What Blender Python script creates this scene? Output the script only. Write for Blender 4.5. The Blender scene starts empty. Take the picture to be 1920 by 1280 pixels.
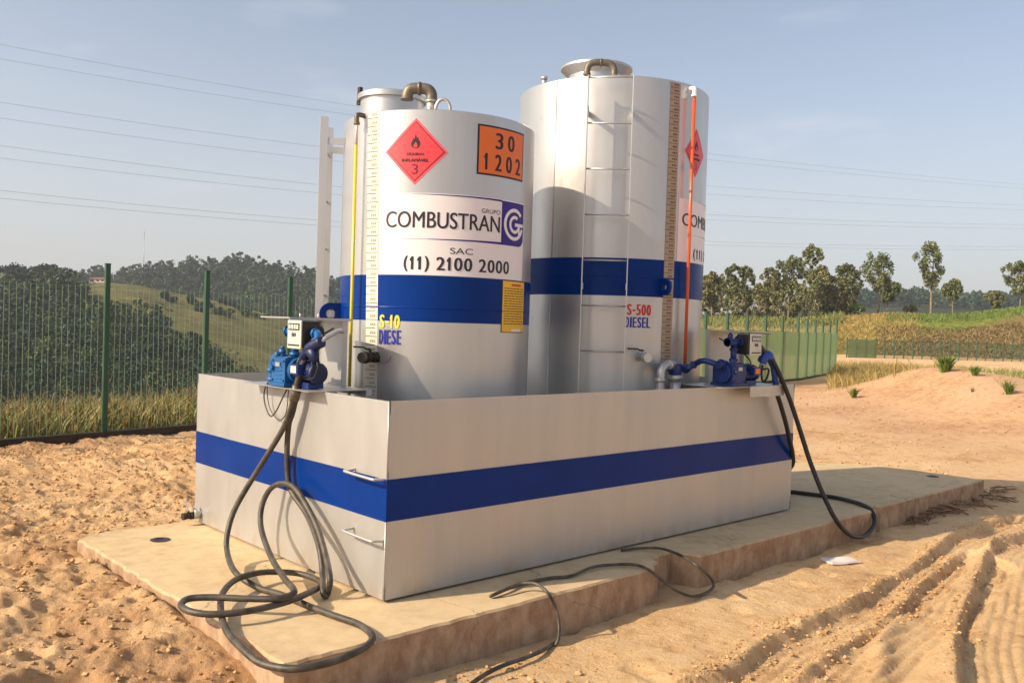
import bpy, bmesh, math, random
import numpy as np
from mathutils import Vector, Matrix
random.seed(7); rng = np.random.default_rng(11)
S = bpy.context.scene; COL = S.collection
rad = math.radians

# ------------------------------------------------------------------ camera
F, YAW, PITCH, ROLL = 1678.0, 0.82, -0.0197, 0.0317
CP = np.array([-2.6959, -3.8043, 1.4714])
fw = np.array([math.cos(YAW)*math.cos(PITCH), math.sin(YAW)*math.cos(PITCH), math.sin(PITCH)])
r1 = np.array([math.sin(YAW), -math.cos(YAW), 0]); u1 = np.cross(r1, fw)
r2 = math.cos(ROLL)*r1+math.sin(ROLL)*u1; u2 = -math.sin(ROLL)*r1+math.cos(ROLL)*u1
cd = bpy.data.cameras.new('camera'); cam = bpy.data.objects.new('camera', cd); COL.objects.link(cam)
cam.matrix_world = Matrix(((r2[0], u2[0], -fw[0], CP[0]), (r2[1], u2[1], -fw[1], CP[1]), (r2[2], u2[2], -fw[2], CP[2]), (0, 0, 0, 1)))
cd.sensor_width = 36; cd.lens = 36*F/1920; cd.clip_start = 0.05; cd.clip_end = 5000
S.camera = cam

# ------------------------------------------------------------------ light
SUN_EL = rad(32); SUNV = Vector((-0.955*math.cos(SUN_EL), 0.297*math.cos(SUN_EL), math.sin(SUN_EL))).normalized()
w = bpy.data.worlds.new('World'); S.world = w; w.use_nodes = True
nt = w.node_tree; nt.nodes.clear()
sky = nt.nodes.new('ShaderNodeTexSky'); sky.sky_type = 'NISHITA'; sky.sun_disc = False
sky.sun_elevation = SUN_EL; sky.sun_rotation = math.atan2(SUNV.x, SUNV.y)
sky.air_density = 1.0; sky.dust_density = 4.0; sky.ozone_density = 1.0; sky.altitude = 700
hs = nt.nodes.new('ShaderNodeHueSaturation'); hs.inputs['Saturation'].default_value = 0.80
tc = nt.nodes.new('ShaderNodeTexCoord'); mp = nt.nodes.new('ShaderNodeMapping'); mp.inputs['Scale'].default_value = (3, 3, 14)
nz = nt.nodes.new('ShaderNodeTexNoise'); nz.inputs['Scale'].default_value = 1.7; nz.inputs['Detail'].default_value = 6
rp = nt.nodes.new('ShaderNodeValToRGB'); rp.color_ramp.elements[0].position = 0.60; rp.color_ramp.elements[1].position = 0.9
mx = nt.nodes.new('ShaderNodeMix'); mx.data_type = 'RGBA'
ml = nt.nodes.new('ShaderNodeMath'); ml.operation = 'MULTIPLY'; ml.inputs[1].default_value = 0.18
bg = nt.nodes.new('ShaderNodeBackground'); bg.inputs['Strength'].default_value = 0.116
wo = nt.nodes.new('ShaderNodeOutputWorld')
L = nt.links.new
L(sky.outputs[0], hs.inputs['Color']); L(tc.outputs['Generated'], mp.inputs[0]); L(mp.outputs[0], nz.inputs['Vector'])
L(nz.outputs['Fac'], rp.inputs[0]); L(rp.outputs[0], ml.inputs[0]); L(ml.outputs[0], mx.inputs[0])
L(hs.outputs[0], mx.inputs[6]); mx.inputs[7].default_value = (9.5, 8.9, 8.6, 1)
# pale aerosol layer low over the horizon
gz_ = nt.nodes.new('ShaderNodeSeparateXYZ'); L(tc.outputs['Generated'], gz_.inputs[0])
ab = nt.nodes.new('ShaderNodeMapRange'); ab.interpolation_type = 'SMOOTHERSTEP'; ab.inputs[1].default_value = -0.12; ab.inputs[2].default_value = 0.34; ab.inputs[3].default_value = 0.80; ab.inputs[4].default_value = 0.0
L(gz_.outputs[2], ab.inputs[0]); mh = nt.nodes.new('ShaderNodeMix'); mh.data_type = 'RGBA'; L(ab.outputs[0], mh.inputs[0]); L(mx.outputs[2], mh.inputs[6]); mh.inputs[7].default_value = (4.05, 3.98, 4.04, 1)
L(mh.outputs[2], bg.inputs['Color']); L(bg.outputs[0], wo.inputs[0])
ld = bpy.data.lights.new('sun', 'SUN'); ld.energy = 4.35; ld.angle = rad(0.55); ld.color = (1.0, 0.83, 0.60)
sun = bpy.data.objects.new('sun', ld); COL.objects.link(sun); sun.rotation_euler = SUNV.to_track_quat('Z', 'Y').to_euler(); sun.location = (-20, 8, 20)
S.view_settings.view_transform = 'Standard'; S.view_settings.look = 'None'; S.view_settings.exposure = 0.62; S.view_settings.gamma = 1

# ------------------------------------------------------------------ pixel -> world helpers (1920x1280 frame)
def ray(x, y): return fw+(x-960)/F*r2-(y-640)/F*u2
def PZ(x, y, z): d = ray(x, y); return CP+d*((z-CP[2])/d[2])
def PXp(x, y, xx): d = ray(x, y); return CP+d*((xx-CP[0])/d[0])
def PYp(x, y, yy): d = ray(x, y); return CP+d*((yy-CP[1])/d[1])
def PD(x, y, D): return CP+ray(x, y)*D

# ------------------------------------------------------------------ noise
def _h(ix, iy, s):
    n = (ix.astype(np.int64)*374761393+iy.astype(np.int64)*668265263+s*982451653) & 0xffffffff
    n = ((n ^ (n >> 13))*1274126177) & 0xffffffff
    return ((n ^ (n >> 16)) & 0xffff)/65535.0
def vnoise(x, y, s=0):
    ix = np.floor(x); iy = np.floor(y); fx = x-ix; fy = y-iy
    fx = fx*fx*(3-2*fx); fy = fy*fy*(3-2*fy)
    a = _h(ix, iy, s); b = _h(ix+1, iy, s); c = _h(ix, iy+1, s); d = _h(ix+1, iy+1, s)
    return (a+(b-a)*fx)+((c+(d-c)*fx)-(a+(b-a)*fx))*fy
def fbm(x, y, s=0, o=4):
    t = 0; a = 0.5
    for i in range(o):
        t = t+a*(vnoise(x, y, s+i*17)-0.5)*2; x = x*2.03+3.1; y = y*2.03+1.7; a *= 0.5
    return t
def sstep(a, b, x):
    t = np.clip((x-a)/(b-a), 0, 1); return t*t*(3-2*t)

# ------------------------------------------------------------------ materials
def mat(name, col, rough=0.6, metal=0.0, var=0.0, vscale=5.0, bump=0.0, bscale=40.0, col2=None, spec=0.5, island=0.0, stretch=None, detail=5):
    m = bpy.data.materials.new(name); m.use_nodes = True; t = m.node_tree; b = t.nodes['Principled BSDF']
    b.inputs['Base Color'].default_value = (*col, 1); b.inputs['Roughness'].default_value = rough; b.inputs['Metallic'].default_value = metal
    b.inputs['Specular IOR Level'].default_value = spec
    tcn = t.nodes.new('ShaderNodeTexCoord'); src = tcn.outputs['Object']
    if stretch:
        mpn = t.nodes.new('ShaderNodeMapping'); mpn.inputs['Scale'].default_value = stretch; t.links.new(src, mpn.inputs[0]); src = mpn.outputs[0]
    if var > 0 or col2:
        n = t.nodes.new('ShaderNodeTexNoise'); n.inputs['Scale'].default_value = vscale; n.inputs['Detail'].default_value = detail; n.inputs['Roughness'].default_value = 0.62
        t.links.new(src, n.inputs['Vector'])
        r = t.nodes.new('ShaderNodeValToRGB'); e = r.color_ramp.elements; e[0].position = 0.36; e[1].position = 0.66
        c2 = col2 or tuple(c*(1-var) for c in col)
        e[0].color = (*c2, 1); e[1].color = (*col, 1)
        t.links.new(n.outputs['Fac'], r.inputs[0]); out = r.outputs[0]
        if island > 0:
            g = t.nodes.new('ShaderNodeNewGeometry'); hsn = t.nodes.new('ShaderNodeHueSaturation')
            mr = t.nodes.new('ShaderNodeMapRange'); mr.inputs[3].default_value = 1-island; mr.inputs[4].default_value = 1+island
            t.links.new(g.outputs['Random Per Island'], mr.inputs[0]); t.links.new(mr.outputs[0], hsn.inputs['Value']); t.links.new(out, hsn.inputs['Color']); out = hsn.outputs[0]
        t.links.new(out, b.inputs['Base Color'])
    if bump > 0:
        n2 = t.nodes.new('ShaderNodeTexNoise'); n2.inputs['Scale'].default_value = bscale; n2.inputs['Detail'].default_value = 6; n2.inputs['Roughness'].default_value = 0.65
        t.links.new(src, n2.inputs['Vector'])
        bn = t.nodes.new('ShaderNodeBump'); bn.inputs['Strength'].default_value = bump; bn.inputs['Distance'].default_value = 0.02
        t.links.new(n2.outputs['Fac'], bn.inputs['Height']); t.links.new(bn.outputs[0], b.inputs['Normal'])
    return m
M = {}
def silver_mat(name, col, rough, metal, dust):
    """aluminium paint: faint vertical streaks, mottled sheen, scuffs and (dust > 0) earth splashed on the lowest part"""
    m = bpy.data.materials.new(name); m.use_nodes = True; t = m.node_tree; b = t.nodes['Principled BSDF']; N = t.nodes.new; K = t.links.new
    tc_ = N('ShaderNodeTexCoord'); o = tc_.outputs['Object']
    def noise(sc, det, stretch):
        mp_ = N('ShaderNodeMapping'); mp_.inputs['Scale'].default_value = stretch; K(o, mp_.inputs[0]); n = N('ShaderNodeTexNoise'); n.inputs['Scale'].default_value = sc; n.inputs['Detail'].default_value = det; n.inputs['Roughness'].default_value = .65; K(mp_.outputs[0], n.inputs['Vector']); return n.outputs['Fac']
    def rng_(src, a, c, lo, hi):
        r_ = N('ShaderNodeMapRange'); r_.inputs[1].default_value = a; r_.inputs[2].default_value = c; r_.inputs[3].default_value = lo; r_.inputs[4].default_value = hi; K(src, r_.inputs[0]); return r_.outputs[0]
    def mul(x, y):
        q_ = N('ShaderNodeMath'); q_.operation = 'MULTIPLY'; K(x, q_.inputs[0]); K(y, q_.inputs[1]); return q_.outputs[0]
    def mix(fac, a, c):
        q_ = N('ShaderNodeMix'); q_.data_type = 'RGBA'; K(fac, q_.inputs[0]); (K(a, q_.inputs[6]) if not isinstance(a, tuple) else setattr(q_.inputs[6], 'default_value', a)); q_.inputs[7].default_value = c; return q_.outputs[2]
    c0 = (*col, 1); f1 = rng_(noise(1.5, 6, (4, 4, .25)), .40, .70, 0, .55); c = mix(f1, c0, tuple(x*.86 for x in col)+(1,))
    scuff = mul(rng_(noise(3.2, 9, (1, 1, 1)), .66, .74, 0, .55), rng_(noise(38, 3, (1, 1, .4)), .48, .60, 0, 1)); c = mix(scuff, c, (.23, .19, .15, 1))
    if dust:
        sp_ = N('ShaderNodeSeparateXYZ'); K(o, sp_.inputs[0]); d = mul(rng_(sp_.outputs[2], .02, dust, 1.0, 0), rng_(noise(9, 9, (1, 1, .6)), .46, .68, .0, .6)); c = mix(d, c, (.42, .28, .15, 1))
    K(c, b.inputs['Base Color']); b.inputs['Metallic'].default_value = metal
    K(rng_(noise(2.6, 6, (2, 2, .7)), .3, .7, rough-.06, rough+.08), b.inputs['Roughness'])
    bn = N('ShaderNodeBump'); bn.inputs['Strength'].default_value = .10; bn.inputs['Distance'].default_value = .01; K(noise(2.2, 3, (1, 1, .6)), bn.inputs['Height']); K(bn.outputs[0], b.inputs['Normal']); return m
M['silver'] = silver_mat('silver_paint', (0.535, 0.527, 0.515), 0.35, 0.70, 0)
M['silver2'] = silver_mat('silver_box_paint', (0.50, 0.488, 0.472), 0.44, 0.62, 0.13)
M['blue'] = mat('blue_paint', (0.0010, 0.031, 0.205), 0.25, 0.0, 0.2, 2.5, 0.03, 4, spec=0.12)
M['pumpblue'] = mat('pump_blue', (0.012, 0.12, 0.34), 0.4, 0.1, 0.3, 9, 0.1, 60)
M['navy'] = mat('navy_paint', (0.008, 0.03, 0.17), 0.42, 0.1, 0.3, 9)
M['nozzledark'] = mat('dark_nozzle', (0.006, 0.014, 0.075), 0.45, 0, .3, 12)
M['nozzleblue'] = mat('nozzle_blue', (0.012, 0.06, 0.35), 0.4)
M['steel'] = mat('galvanised_steel', (0.55, 0.54, 0.52), 0.42, 0.7, 0.15, 9, 0.05, 40)
M['brownsteel'] = mat('weathered_brass', (0.20, 0.17, 0.135), 0.5, 0.5, 0.35, 14)
M['darkmetal'] = mat('dark_metal', (0.05, 0.035, 0.025), 0.5, 0.4, 0.4, 18)
M['black'] = mat('black_plastic', (0.012, 0.012, 0.012), 0.45)
M['rubber'] = mat('hose_rubber', (0.030, 0.026, 0.021), 0.5, 0, 0, 14, 0.1, 80, col2=(0.095, 0.075, 0.053))
M['rubber2'] = mat('dark_hose_rubber', (0.018, 0.015, 0.012), 0.42, 0, 0.4, 14)
M['cable'] = mat('cable_sheath', (0.02, 0.018, 0.016), 0.5, 0, 0, 10, col2=(0.10, 0.08, 0.06))
M['white'] = mat('white_vinyl', (0.78, 0.74, 0.76), 0.38, 0, 0.03, 3)
M['paleplastic'] = mat('pale_plastic', (0.62, 0.60, 0.52), 0.5, 0, 0.15, 20)
M['ink'] = mat('dark_ink', (0.02, 0.017, 0.03), 0.45)
M['black_ink'] = mat('black_ink', (0.012, 0.01, 0.01), 0.45)
M['violet'] = mat('violet_vinyl', (0.042, 0.022, 0.235), 0.4, spec=.2)
M['violetpale'] = mat('pale_violet_vinyl', (0.33, 0.28, 0.55), 0.4)
M['red'] = mat('hazard_red', (0.72, 0.055, 0.07), 0.4, 0, 0.06, 4)
M['redpale'] = mat('hazard_red_margin', (0.74, 0.10, 0.13), 0.4)
M['redline'] = mat('hazard_dark_line', (0.16, 0.008, 0.012), 0.4)
M['orange'] = mat('panel_orange', (0.78, 0.16, 0.015), 0.4, 0, 0.06, 4)
M['redtext'] = mat('letter_red', (0.55, 0.02, 0.02), 0.4)
M['yellow'] = mat('letter_yellow', (0.85, 0.66, 0.02), 0.4)
M['notice'] = mat('notice_yellow', (0.80, 0.47, 0.015), 0.45)
M['bluetext'] = mat('letter_blue', (0.015, 0.025, 0.33), 0.4)
M['tape'] = mat('tape_cream', (0.66, 0.62, 0.52), 0.5, 0, 0.06, 6)
M['tapebrown'] = mat('tape_brown', (0.40, 0.30, 0.21), 0.55, 0, 0.2, 8)
M['yellowtube'] = mat('yellow_tube', (0.62, 0.52, 0.015), 0.3)
M['orangetube'] = mat('orange_tube', (0.66, 0.10, 0.02), 0.3)
M['clear'] = mat('clear_tube', (0.6, 0.58, 0.55), 0.25)
M['green'] = mat('fence_green', (0.014, 0.075, 0.035), 0.45, 0, 0.2, 3)
M['greenwire'] = mat('fence_wire', (0.17, 0.27, 0.16), 0.45, 0.2)
M['foil'] = mat('eucalyptus_leaves', (0.21, 0.22, 0.080), 0.6, 0, 0, 0.25, col2=(0.085, 0.105, 0.038), island=0.45)
M['foil2'] = mat('olive_leaves', (0.24, 0.215, 0.080), 0.6, 0, 0, 0.25, col2=(0.11, 0.115, 0.042), island=0.4)
M['wood_far'] = mat('wood_leaves', (0.105, 0.125, 0.042), 0.7, 0, 0, 0.11, col2=(0.018, 0.036, 0.020), island=0.5, detail=3)
def leaf_tone(name):
    m = bpy.data.materials.new(name); m.use_nodes = True; t = m.node_tree; b = t.nodes['Principled BSDF']; b.inputs['Roughness'].default_value = .65; b.inputs['Specular IOR Level'].default_value = .2
    at = t.nodes.new('ShaderNodeAttribute'); at.attribute_name = 'zone'; g = t.nodes.new('ShaderNodeNewGeometry'); h = t.nodes.new('ShaderNodeHueSaturation'); mr = t.nodes.new('ShaderNodeMapRange'); mr.inputs[3].default_value = .5; mr.inputs[4].default_value = 1.6
    t.links.new(g.outputs['Random Per Island'], mr.inputs[0]); t.links.new(mr.outputs[0], h.inputs['Value']); t.links.new(at.outputs['Color'], h.inputs['Color']); t.links.new(h.outputs[0], b.inputs['Base Color']); return m
M['wood_tone'] = leaf_tone('wood_crowns')
M['bark'] = mat('pale_bark', (0.34, 0.25, 0.16), 0.8, 0, 0, 2.5, col2=(0.16, 0.11, 0.07))
M['drygrass'] = mat('dry_grass', (0.40, 0.27, 0.085), 0.7, 0, 0, 2.0, col2=(0.20, 0.16, 0.05), island=0.4)
M['weed'] = mat('weed_leaves', (0.23, 0.22, 0.055), 0.65, 0, 0, 3.0, col2=(0.13, 0.16, 0.035), island=0.35)
M['tuft'] = mat('fresh_leaves', (0.17, 0.22, 0.04), 0.6, 0, 0, 3.0, col2=(0.09, 0.15, 0.025), island=0.35)
M['twig'] = mat('twig_bark', (0.30, 0.19, 0.10), 0.8, 0, 0, 8, col2=(0.12, 0.07, 0.04), island=0.5)
M['scrub'] = mat('scrub_stems', (0.27, 0.185, 0.08), 0.75, 0, 0, 2, col2=(0.15, 0.10, 0.042), island=0.4)
M['paper'] = mat('paper_white', (0.74, 0.68, 0.66), 0.6, 0, 0.06, 9)
M['plaster'] = mat('white_plaster', (0.7, 0.66, 0.6), 0.8)
M['tile'] = mat('red_tile', (0.30, 0.11, 0.07), 0.8)
M['wirem'] = mat('line_wire', (0.26, 0.29, 0.34), 0.6)
M['clod'] = mat('clod_earth', (0.60, 0.385, 0.195), 0.95, 0, 0, 3.0, 0.4, 60, col2=(0.44, 0.26, 0.125), island=0.22, spec=0.1)

def net_mat():
    m = bpy.data.materials.new('green_shade_net'); m.use_nodes = True; t = m.node_tree; b = t.nodes['Principled BSDF']
    b.inputs['Base Color'].default_value = (0.15, 0.23, 0.11, 1); b.inputs['Roughness'].default_value = 0.8
    tr = t.nodes.new('ShaderNodeBsdfTransparent'); tl = t.nodes.new('ShaderNodeBsdfTranslucent'); tl.inputs[0].default_value = (0.25, 0.36, 0.17, 1)
    m1 = t.nodes.new('ShaderNodeMixShader'); m1.inputs[0].default_value = 0.45
    m2 = t.nodes.new('ShaderNodeMixShader'); m2.inputs[0].default_value = 0.16
    o = t.nodes['Material Output']
    t.links.new(b.outputs[0], m1.inputs[1]); t.links.new(tl.outputs[0], m1.inputs[2])
    t.links.new(m1.outputs[0], m2.inputs[1]); t.links.new(tr.outputs[0], m2.inputs[2]); t.links.new(m2.outputs[0], o.inputs[0])
    return m
M['net'] = net_mat()

def layered(name, stops, scales, rough=0.95, bump=0.5, bscale=30, bdist=0.02, spec=0.12):
    """earth-like material: two noise layers blended between colour stops"""
    m = bpy.data.materials.new(name); m.use_nodes = True; t = m.node_tree; b = t.nodes['Principled BSDF']
    b.inputs['Roughness'].default_value = rough; b.inputs['Specular IOR Level'].default_value = spec
    g = t.nodes.new('ShaderNodeNewGeometry'); outs = []
    for i, (sc, de) in enumerate(scales):
        n = t.nodes.new('ShaderNodeTexNoise'); n.inputs['Scale'].default_value = sc; n.inputs['Detail'].default_value = de; n.inputs['Roughness'].default_value = 0.68
        t.links.new(g.outputs['Position'], n.inputs['Vector']); outs.append(n.outputs['Fac'])
    a = t.nodes.new('ShaderNodeMath'); a.operation = 'ADD'; t.links.new(outs[0], a.inputs[0]); t.links.new(outs[1], a.inputs[1])
    mu = t.nodes.new('ShaderNodeMath'); mu.operation = 'MULTIPLY'; mu.inputs[1].default_value = 0.5; t.links.new(a.outputs[0], mu.inputs[0])
    r = t.nodes.new('ShaderNodeValToRGB'); cr = r.color_ramp
    while len(cr.elements) < len(stops): cr.elements.new(0.5)
    for e, (p, c) in zip(cr.elements, stops): e.position = p; e.color = (*c, 1)
    t.links.new(mu.outputs[0], r.inputs[0]); t.links.new(r.outputs[0], b.inputs['Base Color'])
    n2 = t.nodes.new('ShaderNodeTexNoise'); n2.inputs['Scale'].default_value = bscale; n2.inputs['Detail'].default_value = 8; n2.inputs['Roughness'].default_value = 0.7
    t.links.new(g.outputs['Position'], n2.inputs['Vector'])
    bn = t.nodes.new('ShaderNodeBump'); bn.inputs['Strength'].default_value = bump; bn.inputs['Distance'].default_value = bdist
    n3 = t.nodes.new('ShaderNodeTexNoise'); n3.inputs['Scale'].default_value = bscale*4.3; n3.inputs['Detail'].default_value = 5; n3.inputs['Roughness'].default_value = 0.7; t.links.new(g.outputs['Position'], n3.inputs['Vector'])
    b3 = t.nodes.new('ShaderNodeBump'); b3.inputs['Strength'].default_value = bump; b3.inputs['Distance'].default_value = bdist*.35; t.links.new(n3.outputs['Fac'], b3.inputs['Height']); t.links.new(b3.outputs[0], bn.inputs['Normal'])
    t.links.new(n2.outputs['Fac'], bn.inputs['Height']); t.links.new(bn.outputs[0], b.inputs['Normal'])
    return m

# ------------------------------------------------------------------ mesh builder
def basis(d):
    d = Vector(d).normalized(); a = Vector((0, 0, 1)) if abs(d.z) < 0.95 else Vector((1, 0, 0))
    x = d.cross(a).normalized(); return x, d.cross(x).normalized(), d
def smooth_path(P, n=6):
    P = [Vector(p) for p in P]; out = []
    for i in range(len(P)-1):
        p0 = P[max(i-1, 0)]; p1 = P[i]; p2 = P[i+1]; p3 = P[min(i+2, len(P)-1)]
        for k in range(n):
            t = k/n; out.append(0.5*((2*p1)+(p2-p0)*t+(2*p0-5*p1+4*p2-p3)*t*t+(3*p1-p0-3*p2+p3)*t**3))
    out.append(P[-1]); return out
class MB:
    def __init__(s): s.v = []; s.f = []; s.m = []; s.sm = []
    def add(s, V, Fc, mi=0, smooth=False):
        k = len(s.v); s.v += [Vector(v) for v in V]
        for f in Fc: s.f.append([i+k for i in f]); s.m.append(mi); s.sm.append(smooth)
    def box(s, lo, hi, mi=0, mtx=None):
        (a, b, c), (d, e, g) = lo, hi
        V = [Vector(p) for p in ((a, b, c), (d, b, c), (d, e, c), (a, e, c), (a, b, g), (d, b, g), (d, e, g), (a, e, g))]
        if mtx: V = [mtx @ v for v in V]
        s.add(V, [(0, 3, 2, 1), (4, 5, 6, 7), (0, 1, 5, 4), (1, 2, 6, 5), (2, 3, 7, 6), (3, 0, 4, 7)], mi)
    def bar(s, p, q, w, h, mi=0, up=(0, 0, 1)):
        p = Vector(p); q = Vector(q); d = (q-p).normalized(); u = Vector(up)
        if abs(d.dot(u)) > 0.98: u = Vector((1, 0, 0))
        x = d.cross(u).normalized()*w/2; y = x.cross(d).normalized()*h/2
        V = [p-x-y, p+x-y, p+x+y, p-x+y, q-x-y, q+x-y, q+x+y, q-x+y]
        s.add(V, [(0, 3, 2, 1), (4, 5, 6, 7), (0, 1, 5, 4), (1, 2, 6, 5), (2, 3, 7, 6), (3, 0, 4, 7)], mi)
    def tube(s, P, r, n=10, mi=0, caps=True):
        P = [Vector(p) for p in P]; k0 = len(s.v); x = None; N = len(P)
        for i, p in enumerate(P):
            d = (P[min(i+1, N-1)]-P[max(i-1, 0)])
            d = d.normalized() if d.length > 1e-9 else Vector((0, 0, 1))
            if x is None: x = basis(d)[0]
            x = (x-d*x.dot(d)).normalized(); y = d.cross(x); rr = r[i] if isinstance(r, (list, tuple)) else r
            for j in range(n):
                a = 2*math.pi*j/n; s.v.append(p+(x*math.cos(a)+y*math.sin(a))*rr)
        for i in range(N-1):
            for j in range(n):
                a = k0+i*n+j; b = k0+i*n+(j+1) % n; s.f.append([a, b, b+n, a+n]); s.m.append(mi); s.sm.append(True)
        if caps:
            s.f.append([k0+j for j in range(n)][::-1]); s.m.append(mi); s.sm.append(False)
            s.f.append([k0+(N-1)*n+j for j in range(n)]); s.m.append(mi); s.sm.append(False)
    def cyl(s, p, q, r, n=20, mi=0, q2=None): s.tube([p, q], [r, q2 if q2 is not None else r], n, mi)
    def lathe(s, c, prof, n=48, mi=0, sharp=False):
        c = Vector(c); k0 = len(s.v)
        for (r, z) in prof:
            for j in range(n): a = 2*math.pi*j/n; s.v.append(c+Vector((r*math.cos(a), r*math.sin(a), z)))
        for i in range(len(prof)-1):
            for j in range(n):
                a = k0+i*n+j; b = k0+i*n+(j+1) % n; s.f.append([a, b, b+n, a+n]); s.m.append(mi); s.sm.append(not sharp)
    def disc(s, c, r, n=48, mi=0, up=True):
        k0 = len(s.v); c = Vector(c)
        for j in range(n): a = 2*math.pi*j/n; s.v.append(c+Vector((r*math.cos(a), r*math.sin(a), 0)))
        f = [k0+j for j in range(n)]; s.f.append(f if up else f[::-1]); s.m.append(mi); s.sm.append(False)
    def xform(s, mtx): s.v = [mtx @ v for v in s.v]; return s
ORI = {}
def link(o, parent=None):
    COL.objects.link(o)
    if parent is not None: o.parent = parent
    return o
def obj(name, mb, mats, parent=None, bevel=0.0, local=False, auto=None):
    """one mesh object; vertices are given in world space and stored relative to the thing's origin"""
    me = bpy.data.meshes.new(name)
    off = Vector((0, 0, 0)) if (parent is None or local) else ORI[parent.name]
    me.from_pydata([tuple(v-off) for v in mb.v], [], mb.f); me.update()
    for m in (mats if isinstance(mats, (list, tuple)) else [mats]): me.materials.append(m)
    me.polygons.foreach_set('material_index', mb.m); me.polygons.foreach_set('use_smooth', mb.sm)
    o = link(bpy.data.objects.new(name, me), parent); ORI[o.name] = off
    if bevel: b = o.modifiers.new('b', 'BEVEL'); b.width = bevel; b.segments = 2; b.limit_method = 'ANGLE'; b.angle_limit = rad(40)
    return o
def npmesh(name, V, Fq, m, parent=None, smooth=False):
    me = bpy.data.meshes.new(name); V = np.asarray(V, np.float32); Fq = np.asarray(Fq, np.int32); k = Fq.shape[1]
    me.vertices.add(len(V)); me.vertices.foreach_set('co', V.ravel()); me.loops.add(Fq.size); me.loops.foreach_set('vertex_index', Fq.ravel())
    me.polygons.add(len(Fq)); me.polygons.foreach_set('loop_start', np.arange(0, Fq.size, k, dtype=np.int32)); me.polygons.foreach_set('loop_total', np.full(len(Fq), k, np.int32))
    me.polygons.foreach_set('use_smooth', np.full(len(Fq), smooth)); me.update(calc_edges=True); me.validate()
    for mm in (m if isinstance(m, (list, tuple)) else [m]): me.materials.append(mm)
    o = link(bpy.data.objects.new(name, me), parent); ORI[o.name] = Vector((0, 0, 0)); return o
def tag(o, label, cat, group=None, kind=None):
    if label: o['label'] = label
    if cat: o['category'] = cat
    if group: o['group'] = group
    if kind: o['kind'] = kind
    return o
def thing(name, label, cat, loc=(0, 0, 0), rz=0, group=None):
    o = bpy.data.objects.new(name, None); COL.objects.link(o); o.location = loc; o.rotation_euler = (0, 0, rz); o.empty_display_size = 0.1
    ORI[o.name] = Vector(loc); return tag(o, label, cat, group)
def copy_tree(o, parent=None):
    c = o.copy(); COL.objects.link(c)
    if parent is not None: c.parent = parent
    for ch in list(o.children): copy_tree(ch, c)
    return c

# ------------------------------------------------------------------ ground
def world_poly(pts, z=-0.24):
    P = np.array([PZ(x, y, z)[:2] for x, y in pts]); out = []
    for i in range(len(P)-1):
        p0, p1, p2, p3 = P[max(i-1, 0)], P[i], P[i+1], P[min(i+2, len(P)-1)]
        for t in np.arange(0, 1, .25): out.append(.5*(2*p1+(p2-p0)*t+(2*p0-5*p1+4*p2-p3)*t*t+(3*p1-p0-3*p2+p3)*t**3))
    return np.array(out+[P[-1]])
RA = world_poly([(1300, 1279), (1380, 1250), (1446, 1201), (1537, 1165), (1642, 1106), (1724, 1060), (1770, 1017), (1823, 994), (1880, 975)])
RB = world_poly([(1400, 1300), (1505, 1267), (1610, 1185), (1675, 1145), (1708, 1109), (1745, 1073), (1790, 1040)])
RC = world_poly([(1800, 1340), (1788, 1204), (1806, 1139), (1839, 1057), (1866, 1021), (1915, 1003), (1990, 985)])
RD = world_poly([(1640, 1320), (1650, 1230), (1660, 1180), (1690, 1140)])
def sdist(x, y, P):
    best = np.full(x.shape, 1e9); sg = np.ones(x.shape); al = np.zeros(x.shape); acc = 0
    for i in range(len(P)-1):
        a = P[i]; d = P[i+1]-a; Ln = np.hypot(*d); t = np.clip(((x-a[0])*d[0]+(y-a[1])*d[1])/Ln**2, 0, 1)
        ex = x-a[0]-t*d[0]; ey = y-a[1]-t*d[1]; dd = np.hypot(ex, ey); cr = d[0]*ey-d[1]*ex
        m = dd < best; best = np.where(m, dd, best); sg = np.where(m, np.where(cr > 0, -1, 1), sg); al = np.where(m, acc+t*Ln, al); acc += Ln
    return best*sg, al
FD = np.array([0.987, 0.160]); FO = np.array([1.475, 8.573])   # fence line
def fence_d(x, y): return (x-FO[0])*(-FD[1])+(y-FO[1])*FD[0]     # >0 beyond the fence
MC = PD(1765, 640, 21.0)
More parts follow.
